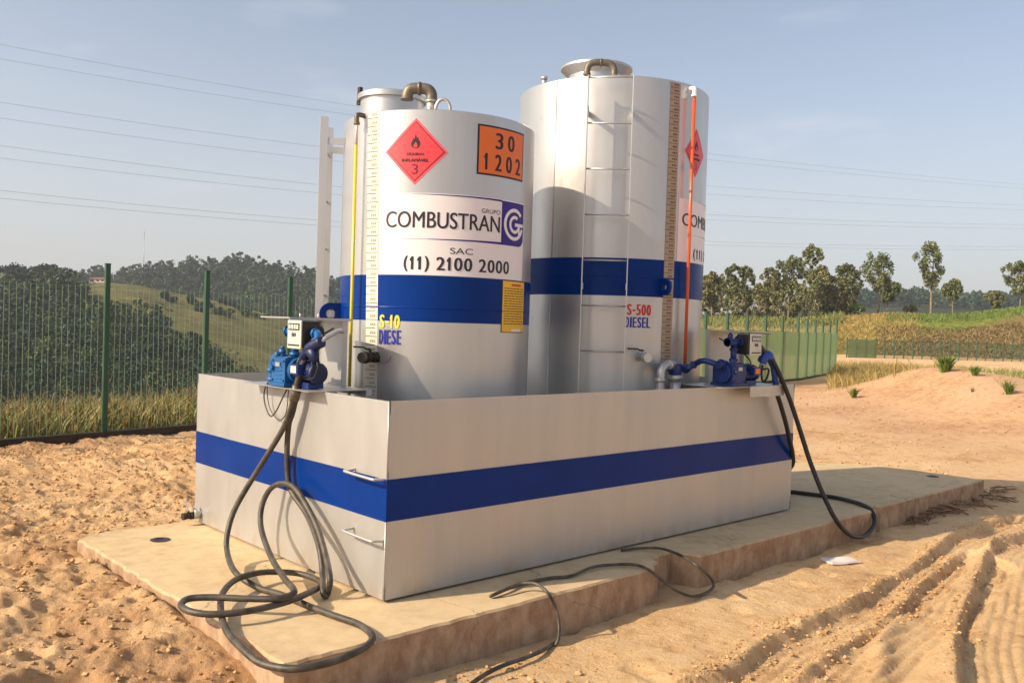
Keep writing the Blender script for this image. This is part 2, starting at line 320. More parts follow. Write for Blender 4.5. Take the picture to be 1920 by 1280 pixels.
def gh(x, y):
    x = np.asarray(x, float); y = np.asarray(y, float)
    h = np.full(x.shape, -0.225)
    lw = sstep(0.1, -0.75, x)*sstep(-1.0, 0.9, y)                      # loose earth heaped along the left end of the pad
    bw = sstep(1.8, 2.5, y)*sstep(9, 5.5, y)*sstep(7, 2, x)
    h += 0.175*np.maximum(lw, bw)*sstep(9.5, 5, y)
    # right hand mound
    dx = x-MC[0]; dy = y-MC[1]; f = dx*fw[0]+dy*fw[1]; l = dx*r1[0]+dy*r1[1]
    h += 0.72*np.exp(-(np.where(f < 0, f/5.5, f/2.8))**2-(np.where(l < 0, l/1.5, l/3.6))**2)
    h += 0.30*np.exp(-((f+1)/4.5)**2-((l+1.0)/4.5)**2)
    near = sstep(60, 15, np.hypot(x-CP[0], y-CP[1]))
    cl = np.clip(sstep(-0.3, -1.2, x)+sstep(2.4, 3.2, y)*sstep(9, 3, x), 0, 1)
    rg = 1-np.abs(fbm(x*1.3, y*1.3, 3, 5))*1.6
    h += near*(0.035*fbm(x*0.8, y*0.8, 1, 3)+(0.012+0.022*cl)*fbm(x*3.1, y*3.1, 5, 4)+(0.005+0.026*cl)*fbm(x*11, y*11, 9, 3)+(0.002+0.013*cl)*fbm(x*27, y*27, 10, 2))
    h += near*cl*0.05*(rg-0.6)
    pit = vnoise(x*1.9+3, y*1.9, 71)*.7+.3*vnoise(x*6, y*6, 72); h -= near*cl*(0.07*sstep(0.66, 0.80, pit)*(.7+.6*vnoise(x*9, y*9, 73)))
    h += near*cl*0.025*sstep(.58, .72, vnoise(x*2.7, y*2.7+5, 74))*(.5+.9*vnoise(x*13, y*13, 75))
    # footprints and scuffs on the open sand
    fp = vnoise(x*5+7, y*5, 31); h -= near*(1-cl)*0.020*sstep(0.72, 0.95, fp)
    # tyre ruts
    m = (x > -0.5) & (x < 9) & (y < 0.3)
    if m.any():
        X = x[m]; Y = y[m]; hh = np.zeros(X.shape)
        wob = 0.030*fbm(X*2.6, Y*2.6, 41, 2)+0.004*fbm(X*30, Y*30, 42, 2)
        for P, wd, dep, rh in ((RA, 0.34, 0.052, 0.022), (RB, 0.46, 0.042, 0.030), (RC, 0.60, 0.060, 0.038)):
            d, al = sdist(X, Y, P); d2 = d+wob
            hh += rh*np.exp(-(np.where(d2 < 0, d2/0.09, d2/0.022))**2)*(1+0.5*fbm(al*3, d*4, 51, 2))+0.006*np.exp(-(d2/.06)**2)*fbm(al*28, d*28, 52, 2)
            ins = sstep(0.0, 0.045, d2)*sstep(wd, wd-0.08, d2)
            hh -= dep*ins
            hh -= 0.016*ins*sstep(0.04, 0.08, d2)*np.exp(-(np.abs(((d+.012*fbm(al*1.5, d, 61, 2))/0.066) % 1-.5)/.17)**2)*(0.35+0.9*vnoise(al*7, d*8, 62))
        flat = np.zeros(X.shape)
        for P, wd in ((RA, .34), (RB, .46), (RC, .60)):
            d, al = sdist(X, Y, P); flat = np.maximum(flat, sstep(.03, .08, d+wob)*sstep(wd, wd-.06, d+wob))
        h[m] = h[m]*(1-.75*flat)-.225*.75*flat
        d, al = sdist(X, Y, RD); hh += 0.05*np.exp(-((d+wob)/0.06)**2)
        h[m] += hh*np.clip(sstep(0.2, -0.55, Y), 0, 1)
    # keep the pad clear, let the earth lap its left and back edges
    pad = sstep(-0.86, -0.74, x)*sstep(7.45, 7.3, x)*sstep(-0.55, -0.40, y)*sstep(2.46, 2.34, y)*sstep(0.15, -.02, (x-7.2)*.72+(y-.74)*.69)
    h = h*(1-pad)+np.minimum(h, -0.10)*pad
    # beyond the fence the land falls into the valley on the left
    fd = fence_d(x, y); pxx = 960+F*((x-CP[0])*r1[0]+(y-CP[1])*r1[1])/np.maximum((x-CP[0])*fw[0]+(y-CP[1])*fw[1], 1.0); vl = sstep(1310, 1230, pxx)
    h -= vl*np.clip(fd-2.5, 0, 40)*0.42
    return h
def axis(lo, a, b, hi, st, g):
    out = list(np.arange(a, b, st)); p = b; s = st
    while p < hi: out.append(p); s = min(s*g, 6); p += s
    p = a; s = st; left = []
    while p > lo:
        s = min(s*g, 6); p -= s; left.append(p)
    return np.array(left[::-1]+out)
xs = axis(-70, -2.6, 7.2, 260, 0.015, 1.05); ys = axis(-70, -2.6, 3.6, 130, 0.015, 1.05)
GX, GY = np.meshgrid(xs, ys); GZ = gh(GX.ravel(), GY.ravel())
nx, ny = len(xs), len(ys); I = np.arange(nx*ny).reshape(ny, nx)
Q = np.stack([I[:-1, :-1].ravel(), I[:-1, 1:].ravel(), I[1:, 1:].ravel(), I[1:, :-1].ravel()], 1)
M['sand'] = layered('sandy_earth', [(0.33, (0.33, 0.17, 0.08)), (0.42, (0.57, 0.35, 0.175)), (0.51, (0.71, 0.475, 0.25)), (0.64, (0.75, 0.535, 0.315))],
                    [(0.55, 5), (7.5, 10)], bump=0.75, bscale=30, bdist=0.03)
# different earths: pinkish spoil on the mound, redder dug earth by the slab, pale dusty sand where vehicles drive
t_ = M['sand'].node_tree; rp_ = [n for n in t_.nodes if n.type == 'VALTORGB'][0]; at_ = t_.nodes.new('ShaderNodeAttribute'); at_.attribute_name = 'zone'
mm_ = t_.nodes.new('ShaderNodeMix'); mm_.data_type = 'RGBA'; mm_.blend_type = 'MULTIPLY'; mm_.inputs[0].default_value = 1; t_.links.new(rp_.outputs[0], mm_.inputs[6]); t_.links.new(at_.outputs['Color'], mm_.inputs[7]); t_.links.new(mm_.outputs[2], t_.nodes['Principled BSDF'].inputs['Base Color'])
gx, gy = GX.ravel(), GY.ravel(); mw = sstep(0, 1, 1.6*np.exp(-((gx-MC[0])**2+(gy-MC[1])**2)/75.0)+.35*fbm(gx*.5, gy*.5, 92, 3)); dw = sstep(.2, -.9, gx)+sstep(2.3, 2.9, gy)*sstep(9, 4, gx); dw = np.clip(dw, 0, 1)*(.55+.9*np.clip(fbm(gx*1.1, gy*1.1, 93, 4)+.3, 0, 1))
zc = np.ones((len(gx), 3))*(1-mw[:, None])+np.array([.83, .775, .83])*mw[:, None]; zc = zc*(1-.55*np.clip(dw, 0, 1)[:, None]*np.array([.14, .22, .26]))
red = sstep(.60, .74, vnoise(gx*.9+4, gy*.9, 94)*.65+.35*vnoise(gx*4, gy*4, 95))*np.clip(dw*1.4, 0, 1); zc = zc*(1-red[:, None]*np.array([.20, .27, .30]))
go = npmesh('ground', np.stack([gx, gy, GZ], 1), Q, M['sand'], smooth=True); tag(go, None, None, kind='structure')
ca_ = go.data.color_attributes.new('zone', 'FLOAT_COLOR', 'POINT'); ca_.data.foreach_set('color', np.concatenate([zc, np.ones((len(zc), 1))], 1).astype(np.float32).ravel())

# loose clods and stones lying on the earth
def clods(n, xr, yr, s0, s1, seed, keep=None, line=None):
    r = np.random.default_rng(seed)
    if line is None: x = r.uniform(*xr, n); y = r.uniform(*yr, n)
    else:
        k = r.integers(0, len(line)-1, n); t = r.random(n)[:, None]; q = line[k]*(1-t)+line[k+1]*t; q = q+r.normal(size=(n, 2))*np.array([.06, .06]); x, y = q[:, 0], q[:, 1]
    ok = ~((x > -0.84) & (x < 7.4) & (y > -0.50) & (y < 2.42))
    if keep is not None: ok &= keep(x, y)
    x = x[ok]; y = y[ok]; n = len(x); s = s0+(s1-s0)*r.random(n)**6; z = gh(x, y)+s*0.2
    base = np.array([(1, 0, 0), (-1, 0, 0), (0, 1, 0), (0, -1, 0), (0, 0, 0.8), (0, 0, -0.8), (.6, .6, .5), (-.6, .6, .45), (-.6, -.6, .5), (.6, -.6, .5)], float)
    tri = np.array([(4, 6, 7), (4, 7, 8), (4, 8, 9), (4, 9, 6), (6, 0, 2), (6, 2, 7), (7, 2, 1), (7, 1, 8), (8, 1, 3), (8, 3, 9), (9, 3, 0), (9, 0, 6), (5, 2, 0), (5, 1, 2), (5, 3, 1), (5, 0, 3)])
    V = base[None]*(s[:, None, None])*r.uniform(0.6, 1.25, (n, 10, 1)); a = r.uniform(0, 6.28, n)
    c, sn = np.cos(a)[:, None], np.sin(a)[:, None]; VX = V[..., 0]*c-V[..., 1]*sn; VY = V[..., 0]*sn+V[..., 1]*c
    V = np.stack([VX+x[:, None], VY+y[:, None], V[..., 2]+z[:, None]], 2).reshape(-1, 3)
    T = (tri[None]+(np.arange(n)*10)[:, None, None]).reshape(-1, 3); return V, T
parts = [clods(26000, (-3.2, 0.6), (-1.6, 8.2), 0.002, 0.020, 1), clods(5000, (-0.5, 6), (-3.2, -0.5), 0.002, 0.009, 2),
         clods(14000, (5, 26), (0.5, 9.0), 0.004, 0.026, 3), clods(6000, (0.4, 5.0), (2.9, 8.4), 0.004, 0.026, 4)]+[clods(1500, None, None, .003, .017, 30+i, line=P) for i, P in enumerate((RA, RB, RC))]
VV = []; TT = []; k = 0
for V, T in parts: VV.append(V); TT.append(T+k); k += len(V)
tag(npmesh('clods', np.concatenate(VV), np.concatenate(TT), M['clod'], smooth=False), 'loose clods and stones scattered over the dug earth', 'clods', kind='stuff')

# ------------------------------------------------------------------ concrete pad
def concrete_mat():
    m = layered('dusty_concrete', [(0.34, (0.40, 0.285, 0.165)), (0.45, (0.55, 0.405, 0.235)), (0.55, (0.62, 0.465, 0.275)), (0.66, (0.585, 0.445, 0.275))], [(0.9, 4), (9, 8)], bump=0.25, bscale=60, bdist=0.008)
    t = m.node_tree; b = t.nodes['Principled BSDF']; ramp = [n for n in t.nodes if n.type == 'VALTORGB'][0]
    g = [n for n in t.nodes if n.type == 'NEW_GEOMETRY'][0]
    # vertical formwork streaks and earth stains, only on the side faces
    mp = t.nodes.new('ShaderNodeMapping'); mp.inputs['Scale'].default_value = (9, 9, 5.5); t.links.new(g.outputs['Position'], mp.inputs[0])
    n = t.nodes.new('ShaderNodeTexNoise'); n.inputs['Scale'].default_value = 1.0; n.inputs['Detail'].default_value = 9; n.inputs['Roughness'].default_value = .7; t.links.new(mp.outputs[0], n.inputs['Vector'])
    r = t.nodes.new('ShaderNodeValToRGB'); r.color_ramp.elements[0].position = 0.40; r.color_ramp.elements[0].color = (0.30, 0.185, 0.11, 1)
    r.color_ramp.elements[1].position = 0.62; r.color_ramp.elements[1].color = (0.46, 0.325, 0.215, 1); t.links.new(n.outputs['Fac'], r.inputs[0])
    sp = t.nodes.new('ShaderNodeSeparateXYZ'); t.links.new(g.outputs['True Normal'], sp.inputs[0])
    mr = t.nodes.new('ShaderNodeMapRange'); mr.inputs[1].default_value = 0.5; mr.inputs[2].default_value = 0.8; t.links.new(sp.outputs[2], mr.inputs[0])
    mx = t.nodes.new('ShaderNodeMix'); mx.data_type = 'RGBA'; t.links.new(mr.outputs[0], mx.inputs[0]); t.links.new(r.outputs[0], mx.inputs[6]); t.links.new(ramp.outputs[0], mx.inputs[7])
    def nz_(sc, lo, hi, de=6):
        a_ = t.nodes.new('ShaderNodeTexNoise'); a_.inputs['Scale'].default_value = sc; a_.inputs['Detail'].default_value = de; a_.inputs['Roughness'].default_value = .65; t.links.new(g.outputs['Position'], a_.inputs['Vector'])
        m_ = t.nodes.new('ShaderNodeMapRange'); m_.inputs[1].default_value = lo; m_.inputs[2].default_value = hi; t.links.new(a_.outputs['Fac'], m_.inputs[0]); return m_.outputs[0]
    def lay(prev, fac, amt, c):
        k_ = t.nodes.new('ShaderNodeMath'); k_.operation = 'MULTIPLY'; k_.inputs[1].default_value = amt; t.links.new(fac, k_.inputs[0]); q_ = t.nodes.new('ShaderNodeMix'); q_.data_type = 'RGBA'; t.links.new(k_.outputs[0], q_.inputs[0]); t.links.new(prev, q_.inputs[6]); q_.inputs[7].default_value = (*c, 1); return q_.outputs[2]
    out = lay(mx.outputs[2], nz_(1.7, .56, .70, 8), .45, (.33, .235, .145)); out = lay(out, nz_(70, .66, .72, 3), .6, (.20, .14, .09)); out = lay(out, nz_(6.5, .64, .74, 8), .5, (.66, .45, .23))
    vo = t.nodes.new('ShaderNodeTexVoronoi'); vo.feature = 'DISTANCE_TO_EDGE'; vo.inputs['Scale'].default_value = .55; vv = t.nodes.new('ShaderNodeVectorMath'); vv.operation = 'ADD'; wn = t.nodes.new('ShaderNodeTexNoise'); wn.inputs['Scale'].default_value = 5; wn.inputs['Detail'].default_value = 6; sc_ = t.nodes.new('ShaderNodeVectorMath'); sc_.operation = 'SCALE'; sc_.inputs['Scale'].default_value = .22
    t.links.new(g.outputs['Position'], wn.inputs['Vector']); t.links.new(wn.outputs['Color'], sc_.inputs[0]); t.links.new(g.outputs['Position'], vv.inputs[0]); t.links.new(sc_.outputs[0], vv.inputs[1]); t.links.new(vv.outputs[0], vo.inputs['Vector'])
    cm = t.nodes.new('ShaderNodeMapRange'); cm.inputs[1].default_value = .0006; cm.inputs[2].default_value = .0022; cm.inputs[3].default_value = 1; cm.inputs[4].default_value = 0; t.links.new(vo.outputs['Distance'], cm.inputs[0]); out = lay(out, cm.outputs[0], .55, (.17, .12, .08))
    t.links.new(out, b.inputs['Base Color']); return m
M['concrete'] = concrete_mat()
def pad():
    bm = bmesh.new(); out = []
    def jit(i, s): return (vn[(i*7) % 97]-0.5)*s
    vn = np.random.default_rng(5).random(97)
    # outline, counter-clockwise, with the two broken notches on the front edge
    xsf = np.arange(-0.80, 7.30, 0.06); k = 0; front = []
    for x in xsf:
        y = -0.425+jit(k, 0.012); k += 1
        if 1.86 < x < 2.16: y = -0.24+jit(k, 0.05)
        if 1.76 < x <= 1.86: y = -0.37+jit(k, 0.03)
        if 4.74 < x < 4.86: y = -0.25+jit(k, 0.03)
        if x >= 4.86: y = -0.385+jit(k, 0.012)
        front.append((x, y))
    right = [(7.30+jit(i, 0.02), y) for i, y in enumerate(np.arange(-0.38, .35, 0.09))]+[(7.21, .74), (6.97, 1.12), (6.63, 1.41), (6.2, 1.75), (5.7, 2.1), (5.2, 2.36)]
    back = [(x, 2.38+jit(i, .03)) for i, x in enumerate(np.arange(4.9, -0.62, -0.25))]
    left = [(-.72, 2.33)]+[(-0.80+jit(i+3, 0.022), y) for i, y in enumerate(np.arange(2.25, -0.42, -0.07))]
    O = front+right+back+left; n = len(O); c = (3.2, 1.15)
    mb = MB(); top = [(x, y, 0) for x, y in O]; ch = [(x+(c[0]-x)*0.0, y, -0.012) for x, y in O]
    ins = []
    for i, (x, y) in enumerate(O):
        tx = O[(i+1) % n][0]-O[i-1][0]; ty = O[(i+1) % n][1]-O[i-1][1]; l = math.hypot(tx, ty) or 1
        ins.append((x-ty/l*0.011, y+tx/l*0.011, 0.0))
    bot = [(x, y, -0.42) for x, y in O]
    mb.add(ins+ch+bot, [list(range(n))]+[(n+i, n+(i+1) % n, (i+1) % n, i) for i in range(n)]+[(2*n+i, 2*n+(i+1) % n, n+(i+1) % n, n+i) for i in range(n)])
    o = obj('concrete_pad', mb, M['concrete']); o['kind'] = 'structure'
    # two drain holes in the pad
    for (x, y) in ((-0.395, 1.943), (7.02, 0.03)):
        h = MB(); h.lathe((x, y, 0), [(0.062, 0.0045), (0.05, 0.0045), (0.05, 0.0021), (0.0, 0.002)], 24)
        tag(obj('drain_hole', h, M['darkmetal']), 'small round drain hole at the '+('sunlit end of the slab beside the drain cock' if x < 0 else 'shaded far end of the slab'), 'drain', 'drain holes in the slab')
pad()

# ------------------------------------------------------------------ containment box
BL, BW, BH, TH = 4.065, 2.327, 1.05, 0.010
Z0 = 0.014; ZS1, ZS2 = 0.424, 0.644
def bund():
    t = thing('containment_box', 'long silver steel containment box with blue stripe on the concrete pad', 'spill box', (2.0, 1.16, 0))
    def sheet(p, q, n, name):   # gently buckled sheet from p to q, outward normal n
        mb = MB(); K, J = 40, 14; p = Vector(p); q = Vector(q); n = Vector(n); V = []
        for j in range(J+1):
            for i in range(K+1):
                u = i/K; v = j/J; P = p.lerp(q, u); b = 0.006*float(fbm(np.array([u*4+p.x]), np.array([v*2+p.y]), 77, 3)[0])*math.sin(math.pi*u)*math.sin(math.pi*v)*2
                V.append(P+n*b+Vector((0, 0, Z0+(BH-Z0)*v)))
        W = len(V); V += [v-n*TH for v in V]; Fq = []
        for j in range(J):
            for i in range(K):
                a = j*(K+1)+i; Fq.append((a, a+1, a+K+2, a+K+1)); Fq.append((W+a+K+1, W+a+K+2, W+a+1, W+a))
        for i in range(K):
            a = J*(K+1)+i; Fq.append((a, a+1, W+a+1, W+a)); Fq.append((W+i, W+i+1, i+1, i))
        for j in range(J):
            a = j*(K+1); Fq.append((a+K+1, W+a+K+1, W+a, a)); a += K; Fq.append((a, W+a, W+a+K+1, a+K+1))
        mb.add(V, Fq, 0, True); return obj(name, mb, M['silver2'], t, auto=True)
    sheet((0, 0, 0), (BL, 0, 0), (0, -1, 0), 'front_wall'); sheet((0, BW, 0), (0, 0, 0), (-1, 0, 0), 'end_wall')
    sheet((BL, 0, 0), (BL, BW, 0), (1, 0, 0), 'end_wall'); sheet((BL, BW, 0), (0, BW, 0), (0, 1, 0), 'back_wall')
    for o in t.children:
        for p in o.data.polygons: p.use_smooth = True
        o.data.set_sharp_from_angle(angle=rad(35))
    fl = MB(); fl.box((0.011, 0.011, 0.05), (BL-0.011, BW-0.011, 0.062)); obj('box_floor', fl, M['silver2'], t)
    sk = MB()
    for y in (0.25, 1.16, 2.08): sk.box((0.15, y-0.05, 0.0005), (BL-0.15, y+0.05, 0.05))
    obj('skid', sk, M['darkmetal'], t)
    # stripe: thin paint film following the wall
    st = MB()
    def film(p, q, n):
        p = Vector(p); q = Vector(q); n = Vector(n); K, J = 40, 6; V = []
        for j in range(J+1):
            for i in range(K+1):
                u = i/K; z = ZS1+(ZS2-ZS1)*j/J; v = (z-Z0)/(BH-Z0); b = 0.006*float(fbm(np.array([u*4+p.x]), np.array([v*2+p.y]), 77, 3)[0])*math.sin(math.pi*u)*math.sin(math.pi*v)*2
                V.append(p.lerp(q, u)+n*(b+0.0022)+Vector((0, 0, z)))
        st.add(V, [(j*(K+1)+i, j*(K+1)+i+1, (j+1)*(K+1)+i+1, (j+1)*(K+1)+i) for j in range(J) for i in range(K)], 0, True)
    film((-0.0022, 0, 0), (BL+0.0022, 0, 0), (0, -1, 0)); film((0, BW+0.0022, 0), (0, -0.0022, 0), (-1, 0, 0)); film((BL, -0.0022, 0), (BL, BW+0.0022, 0), (1, 0, 0))
    obj('blue_stripe', st, M['blue'], t)
    # welded corner bead
    for za, zb in ((Z0, ZS1-.002), (ZS2+.002, BH)): wb = MB(); wb.tube([(-0.001, -0.001, za), (-0.001, -0.001, zb)], 0.004, 8); obj('corner_weld', wb, M['silver2'], t)
    # two bent-rod handles on the sunny end
    for z, y0 in ((0.655, 0.30), (0.335, 0.30)):
        h = MB(); h.tube(smooth_path([(0.0, 0.02, z-0.012), (-0.05, 0.03, z-0.010), (-0.068, 0.045, z-0.008), (-0.07, y0-0.02, z-0.002), (-0.055, y0-0.005, z), (0.0, y0, z+0.004)], 5), 0.0075, 10)
        obj('handle', h, M['silver2'], t)
    # drain stub with ball cock
    y = 2.24; s = MB(); s.cyl((0, y, 0.075), (-0.05, y, 0.075), 0.036, 20); obj('drain_stub', s, M['silver2'], t)
    v = MB(); v.cyl((-0.05, y, 0.065), (-0.07, y, 0.065), 0.026, 12); v.cyl((-0.07, y, 0.065), (-0.10, y, 0.065), 0.021, 16); v.cyl((-0.10, y, 0.065), (-0.125, y, 0.065), 0.025, 8)
    v.cyl((-0.085, y, 0.08), (-0.085, y, 0.10), 0.010, 10)
    dv = obj('drain_cock', v, M['darkmetal'], t); l = MB(); l.bar((-0.085, y, 0.10), (-0.10, y+0.015, 0.175), 0.022, 0.005); obj('lever', l, M['steel'], dv)
bund()

# ------------------------------------------------------------------ lettering on curved shells
_txt = {}
def text2d(body, bold=0.0, shear=0.0):
    k = (body, bold, shear)
    if k not in _txt:
        c = bpy.data.curves.new('lettering', 'FONT'); c.body = body; c.size = 1; c.offset = bold; c.shear = shear; c.resolution_u = 6; c.fill_mode = 'FRONT'
        o = bpy.data.objects.new('lettering', c); COL.objects.link(o); dg = bpy.context.evaluated_depsgraph_get(); me = o.evaluated_get(dg).to_mesh()
        V = np.array([v.co[:2] for v in me.vertices]); Fc = [list(p.vertices) for p in me.polygons]
        o.evaluated_get(dg).to_mesh_clear(); bpy.data.objects.remove(o); bpy.data.curves.remove(c)
        V = (V-V.min(0))/(V.max(0)-V.min(0)); _txt[k] = (V, Fc)
    return _txt[k]
ONE = ([(.30, 0), (.62, 0), (.62, 1), (.40, 1), (.06, .80), (.06, .64), (.30, .76)], [[0, 1, 2, 3, 6], [3, 4, 5, 6]])
WID = {'1': .50, '(': .38, ')': .38, ' ': .34, '-': .48, 'I': .34}
class Sticker:
    """flat artwork in (s, t) metres, then wrapped on a tank"""
    def __init__(s): s.bm = bmesh.new()
    def poly(s, P, mi, lay):
        vs = [s.bm.verts.new((p[0], p[1], lay)) for p in P]; f = s.bm.faces.new(vs); f.material_index = mi
        return f
    def rect(s, a, b, c, d, mi, lay): s.poly([(a, b), (c, b), (c, d), (a, d)], mi, lay)
    def cells(s, body, a, b, c, d, mi, lay, bold=0.0, gap=0.12):
        ws = [WID.get(ch, .72) for ch in body]; k = (c-a)/(sum(ws)+gap*(len(ws)-1)); x = a
        for ch, w_ in zip(body, ws):
            if ch == '-': s.rect(x, b+(d-b)*.36, x+w_*k, b+(d-b)*.52, mi, lay)
            elif ch in '()': s.text(ch, x, b-(d-b)*.16, x+w_*k, d+(d-b)*.04, mi, lay, 0, 0, bold)
            elif ch != ' ': s.text(ch, x, b, x+w_*k, d, mi, lay, 0, 0, bold)
            x += (w_+gap)*k
    def text(s, body, a, b, c, d, mi, lay, bold=0.0, shear=0.0, fat=0.0):
        if fat:
            for i, o_ in enumerate((-1, -.33, .33, 1)): s.text(body, a+fat+o_*fat, b, c-fat+o_*fat, d, mi, lay+i*.18)
            return
        V, Fc = ONE if body == '1' else text2d(body, bold, shear); V = np.asarray(V)
        vs = [s.bm.verts.new((a+v[0]*(c-a), b+v[1]*(d-b), lay)) for v in V]
        for f in Fc:
            try: s.bm.faces.new([vs[i] for i in f]).material_index = mi
            except ValueError: pass
    def arc(s, cx, cy, r0, r1, a0, a1, mi, lay, n=28, sx=1.0):
        for i in range(n):
            a = rad(a0+(a1-a0)*i/n); b = rad(a0+(a1-a0)*(i+1)/n)
            s.poly([(cx+sx*r0*math.cos(a), cy+r0*math.sin(a)), (cx+sx*r1*math.cos(a), cy+r1*math.sin(a)), (cx+sx*r1*math.cos(b), cy+r1*math.sin(b)), (cx+sx*r0*math.cos(b), cy+r0*math.sin(b))], mi, lay)
    def frame(s, P, Q, mi, lay):
        n = len(P)
        for i in range(n): s.poly([P[i], P[(i+1) % n], Q[(i+1) % n], Q[i]], mi, lay)
    def build(s, name, tank, mats, parent, tilt=0.0, zref=0.0):
        a, b, R = tank; bm = s.bm
        xs_ = [v.co.x for v in bm.verts]; x = min(xs_)+0.018
        while x < max(xs_):
            bmesh.ops.bisect_plane(bm, geom=bm.verts[:]+bm.edges[:]+bm.faces[:], plane_co=(x, 0, 0), plane_no=(1, 0, 0)); x += 0.018
        bmesh.ops.recalc_face_normals(bm, faces=bm.faces[:])
        off = ORI[parent.name]
        for v in bm.verts:
            th = v.co.x/R+tilt*(v.co.y-zref); r = R+0.0018+v.co.z*0.0014; v.co = Vector((a+r*math.cos(th), b+r*math.sin(th), v.co.y))-off
        bm.normal_update()
        for f in bm.faces:
            c = f.calc_center_median()+off
            if f.normal.dot(Vector((c.x-a, c.y-b, 0))) < 0: f.normal_flip()
        me = bpy.data.meshes.new(name); bm.to_mesh(me); bm.free()
        for m in mats: me.materials.append(m)
        o = link(bpy.data.objects.new(name, me), parent); ORI[o.name] = off; return o
def flame(st, cx, cy, h, mi, lay, bg):
    P = [(-.02, 1.0), (.06, .80), (.05, .66), (.16, .82), (.20, .62), (.30, .50), (.34, .30), (.30, .14), (.20, .03), (.12, 0.0), (-.12, 0), (-.22, .04), (-.31, .15), (-.34, .32), (-.28, .48), (-.20, .60), (-.19, .74), (-.09, .64), (-.06, .80)]
    st.poly([(cx+x*h, cy+y*h) for x, y in P], mi, lay)
    I = [(0, .46), (.07, .34), (.13, .24), (.14, .12), (.09, .03), (-.09, .03), (-.14, .12), (-.13, .24), (-.05, .32)]
    st.poly([(cx+x*h, cy+y*h) for x, y in I], bg, lay+1)
def hazard(tank, ang, zc, w, h, parent):
    a, b, R = tank; s0 = rad(ang)*R; st = Sticker()
    D = lambda k: [(s0, zc-h*k), (s0+w*k, zc), (s0, zc+h*k), (s0-w*k, zc)]
    st.poly(D(1), 1, 0); st.frame(D(.90), D(.865), 2, 1); st.poly(D(.865), 0, 1)
    flame(st, s0, zc+h*.10, h*.42, 3, 2, 0)
    st.text('LÍQUIDO', s0-w*.27, zc-h*.13, s0+w*.27, zc-h*.02, 3, 2, 0, 0, .0012); st.text('INFLAMÁVEL', s0-w*.42, zc-h*.31, s0+w*.42, zc-h*.19, 3, 2, 0, 0, .0012)
    st.text('3', s0-w*.10, zc-h*.68, s0+w*.10, zc-h*.38, 2, 2)
    return st.build('hazard_sticker', tank, [M['red'], M['redpale'], M['redline'], M['black_ink']], parent)
def ruler(tank, ang0, ang1, z0, z1, wd, mats, parent, step, skew):
    a, b, R = tank; st = Sticker(); s0 = rad(ang0)*R
    st.rect(s0-wd/2, z0, s0+wd/2, z1, 0, 0)
    z = z0+0.02; k = 0
    while z < z1-0.02:
        long = k % 2 == 0
        st.rect(s0-wd/2, z, s0+wd*(0.45 if long else 0.30), z+0.0034, 1, 1)
        for q in range(3):
            u = s0-wd*0.12+q*wd*0.16; st.poly([(u, z+step*.34), (u+wd*.10, z+step*.34+skew*.3), (u+wd*.12, z+step*.62+skew*.3), (u+wd*.03, z+step*.62)], 2, 1)
        z += step; k += 1
    return st.build('gauge_tape', tank, mats, parent, tilt=rad(ang1-ang0)/(z1-z0), zref=z0)
def logo(tank, a0, a1, z0, z1, parent, grpm=True):
    """white company panel: violet box with ring emblem at the right end"""
    a, b, R = tank; st = Sticker(); s0 = rad(a0)*R; s1 = rad(a1)*R; W = s1-s0; H = z1-z0
    X = lambda u: s0+W*u
    Y = lambda v: z0+H*v
    st.rect(s0, z0, s1, z1, 0, 0)
    # violet box with rounded lower right corner
    bx0, bx1, by0, by1 = X(.768), X(.992), Y(.43), Y(.985); r = (bx1-bx0)*.25
    P = [(bx0, by1), (bx0, by0)]+[(bx1-r+r*math.cos(rad(-90+t)), by0+r+r*math.sin(rad(-90+t))) for t in range(0, 91, 15)]+[(bx1, by1)]
    st.poly(P, 1, 1)
    # tapering rules above and below the name
    st.poly([(X(.20), Y(.985)), (bx0, Y(.968)), (bx0, Y(.992)), (X(.20), Y(.988))], 1, 1); st.poly([(X(.02), Y(.992)), (X(.20), Y(.985)), (X(.20), Y(.988))], 3, 1)
    st.poly([(X(.30), Y(.437)), (bx0, Y(.43)), (bx0, Y(.46)), (X(.30), Y(.443))], 1, 1); st.poly([(X(.03), Y(.440)), (X(.30), Y(.437)), (X(.30), Y(.443))], 3, 1)
    cx, cy, q = (bx0+bx1)/2+W*.005, Y(.705), (bx1-bx0)*.44
    st.arc(cx, cy, q*.78, q, 40, 345, 2, 2, sx=1); st.arc(cx+q*.04, cy, q*.36, q*.56, 55, 350, 2, 2)
    st.rect(cx+q*.05, cy-q*.10, cx+q*1.0, cy+q*.10, 2, 2); st.rect(cx+q*.42, cy-q*.62, cx+q*.62, cy-q*.10, 2, 2)
    st.text('COMBUSTRAN', X(.033), Y(.575), X(.755), Y(.775), 4, 1, 0, 0, .0016)
    st.text('GRUPO', X(.62), Y(.80), X(.755), Y(.855), 4, 1)
    st.text('SAC', X(.43), Y(.27), X(.572), Y(.345), 4, 1)
    st.cells('(11) 2100 2000', X(.155), Y(.065), X(.845), Y(.225), 4, 1, .0032)
    return st.build('company_panel', tank, [M['white'], M['violet'], M['white'], M['violetpale'], M['ink']], parent)

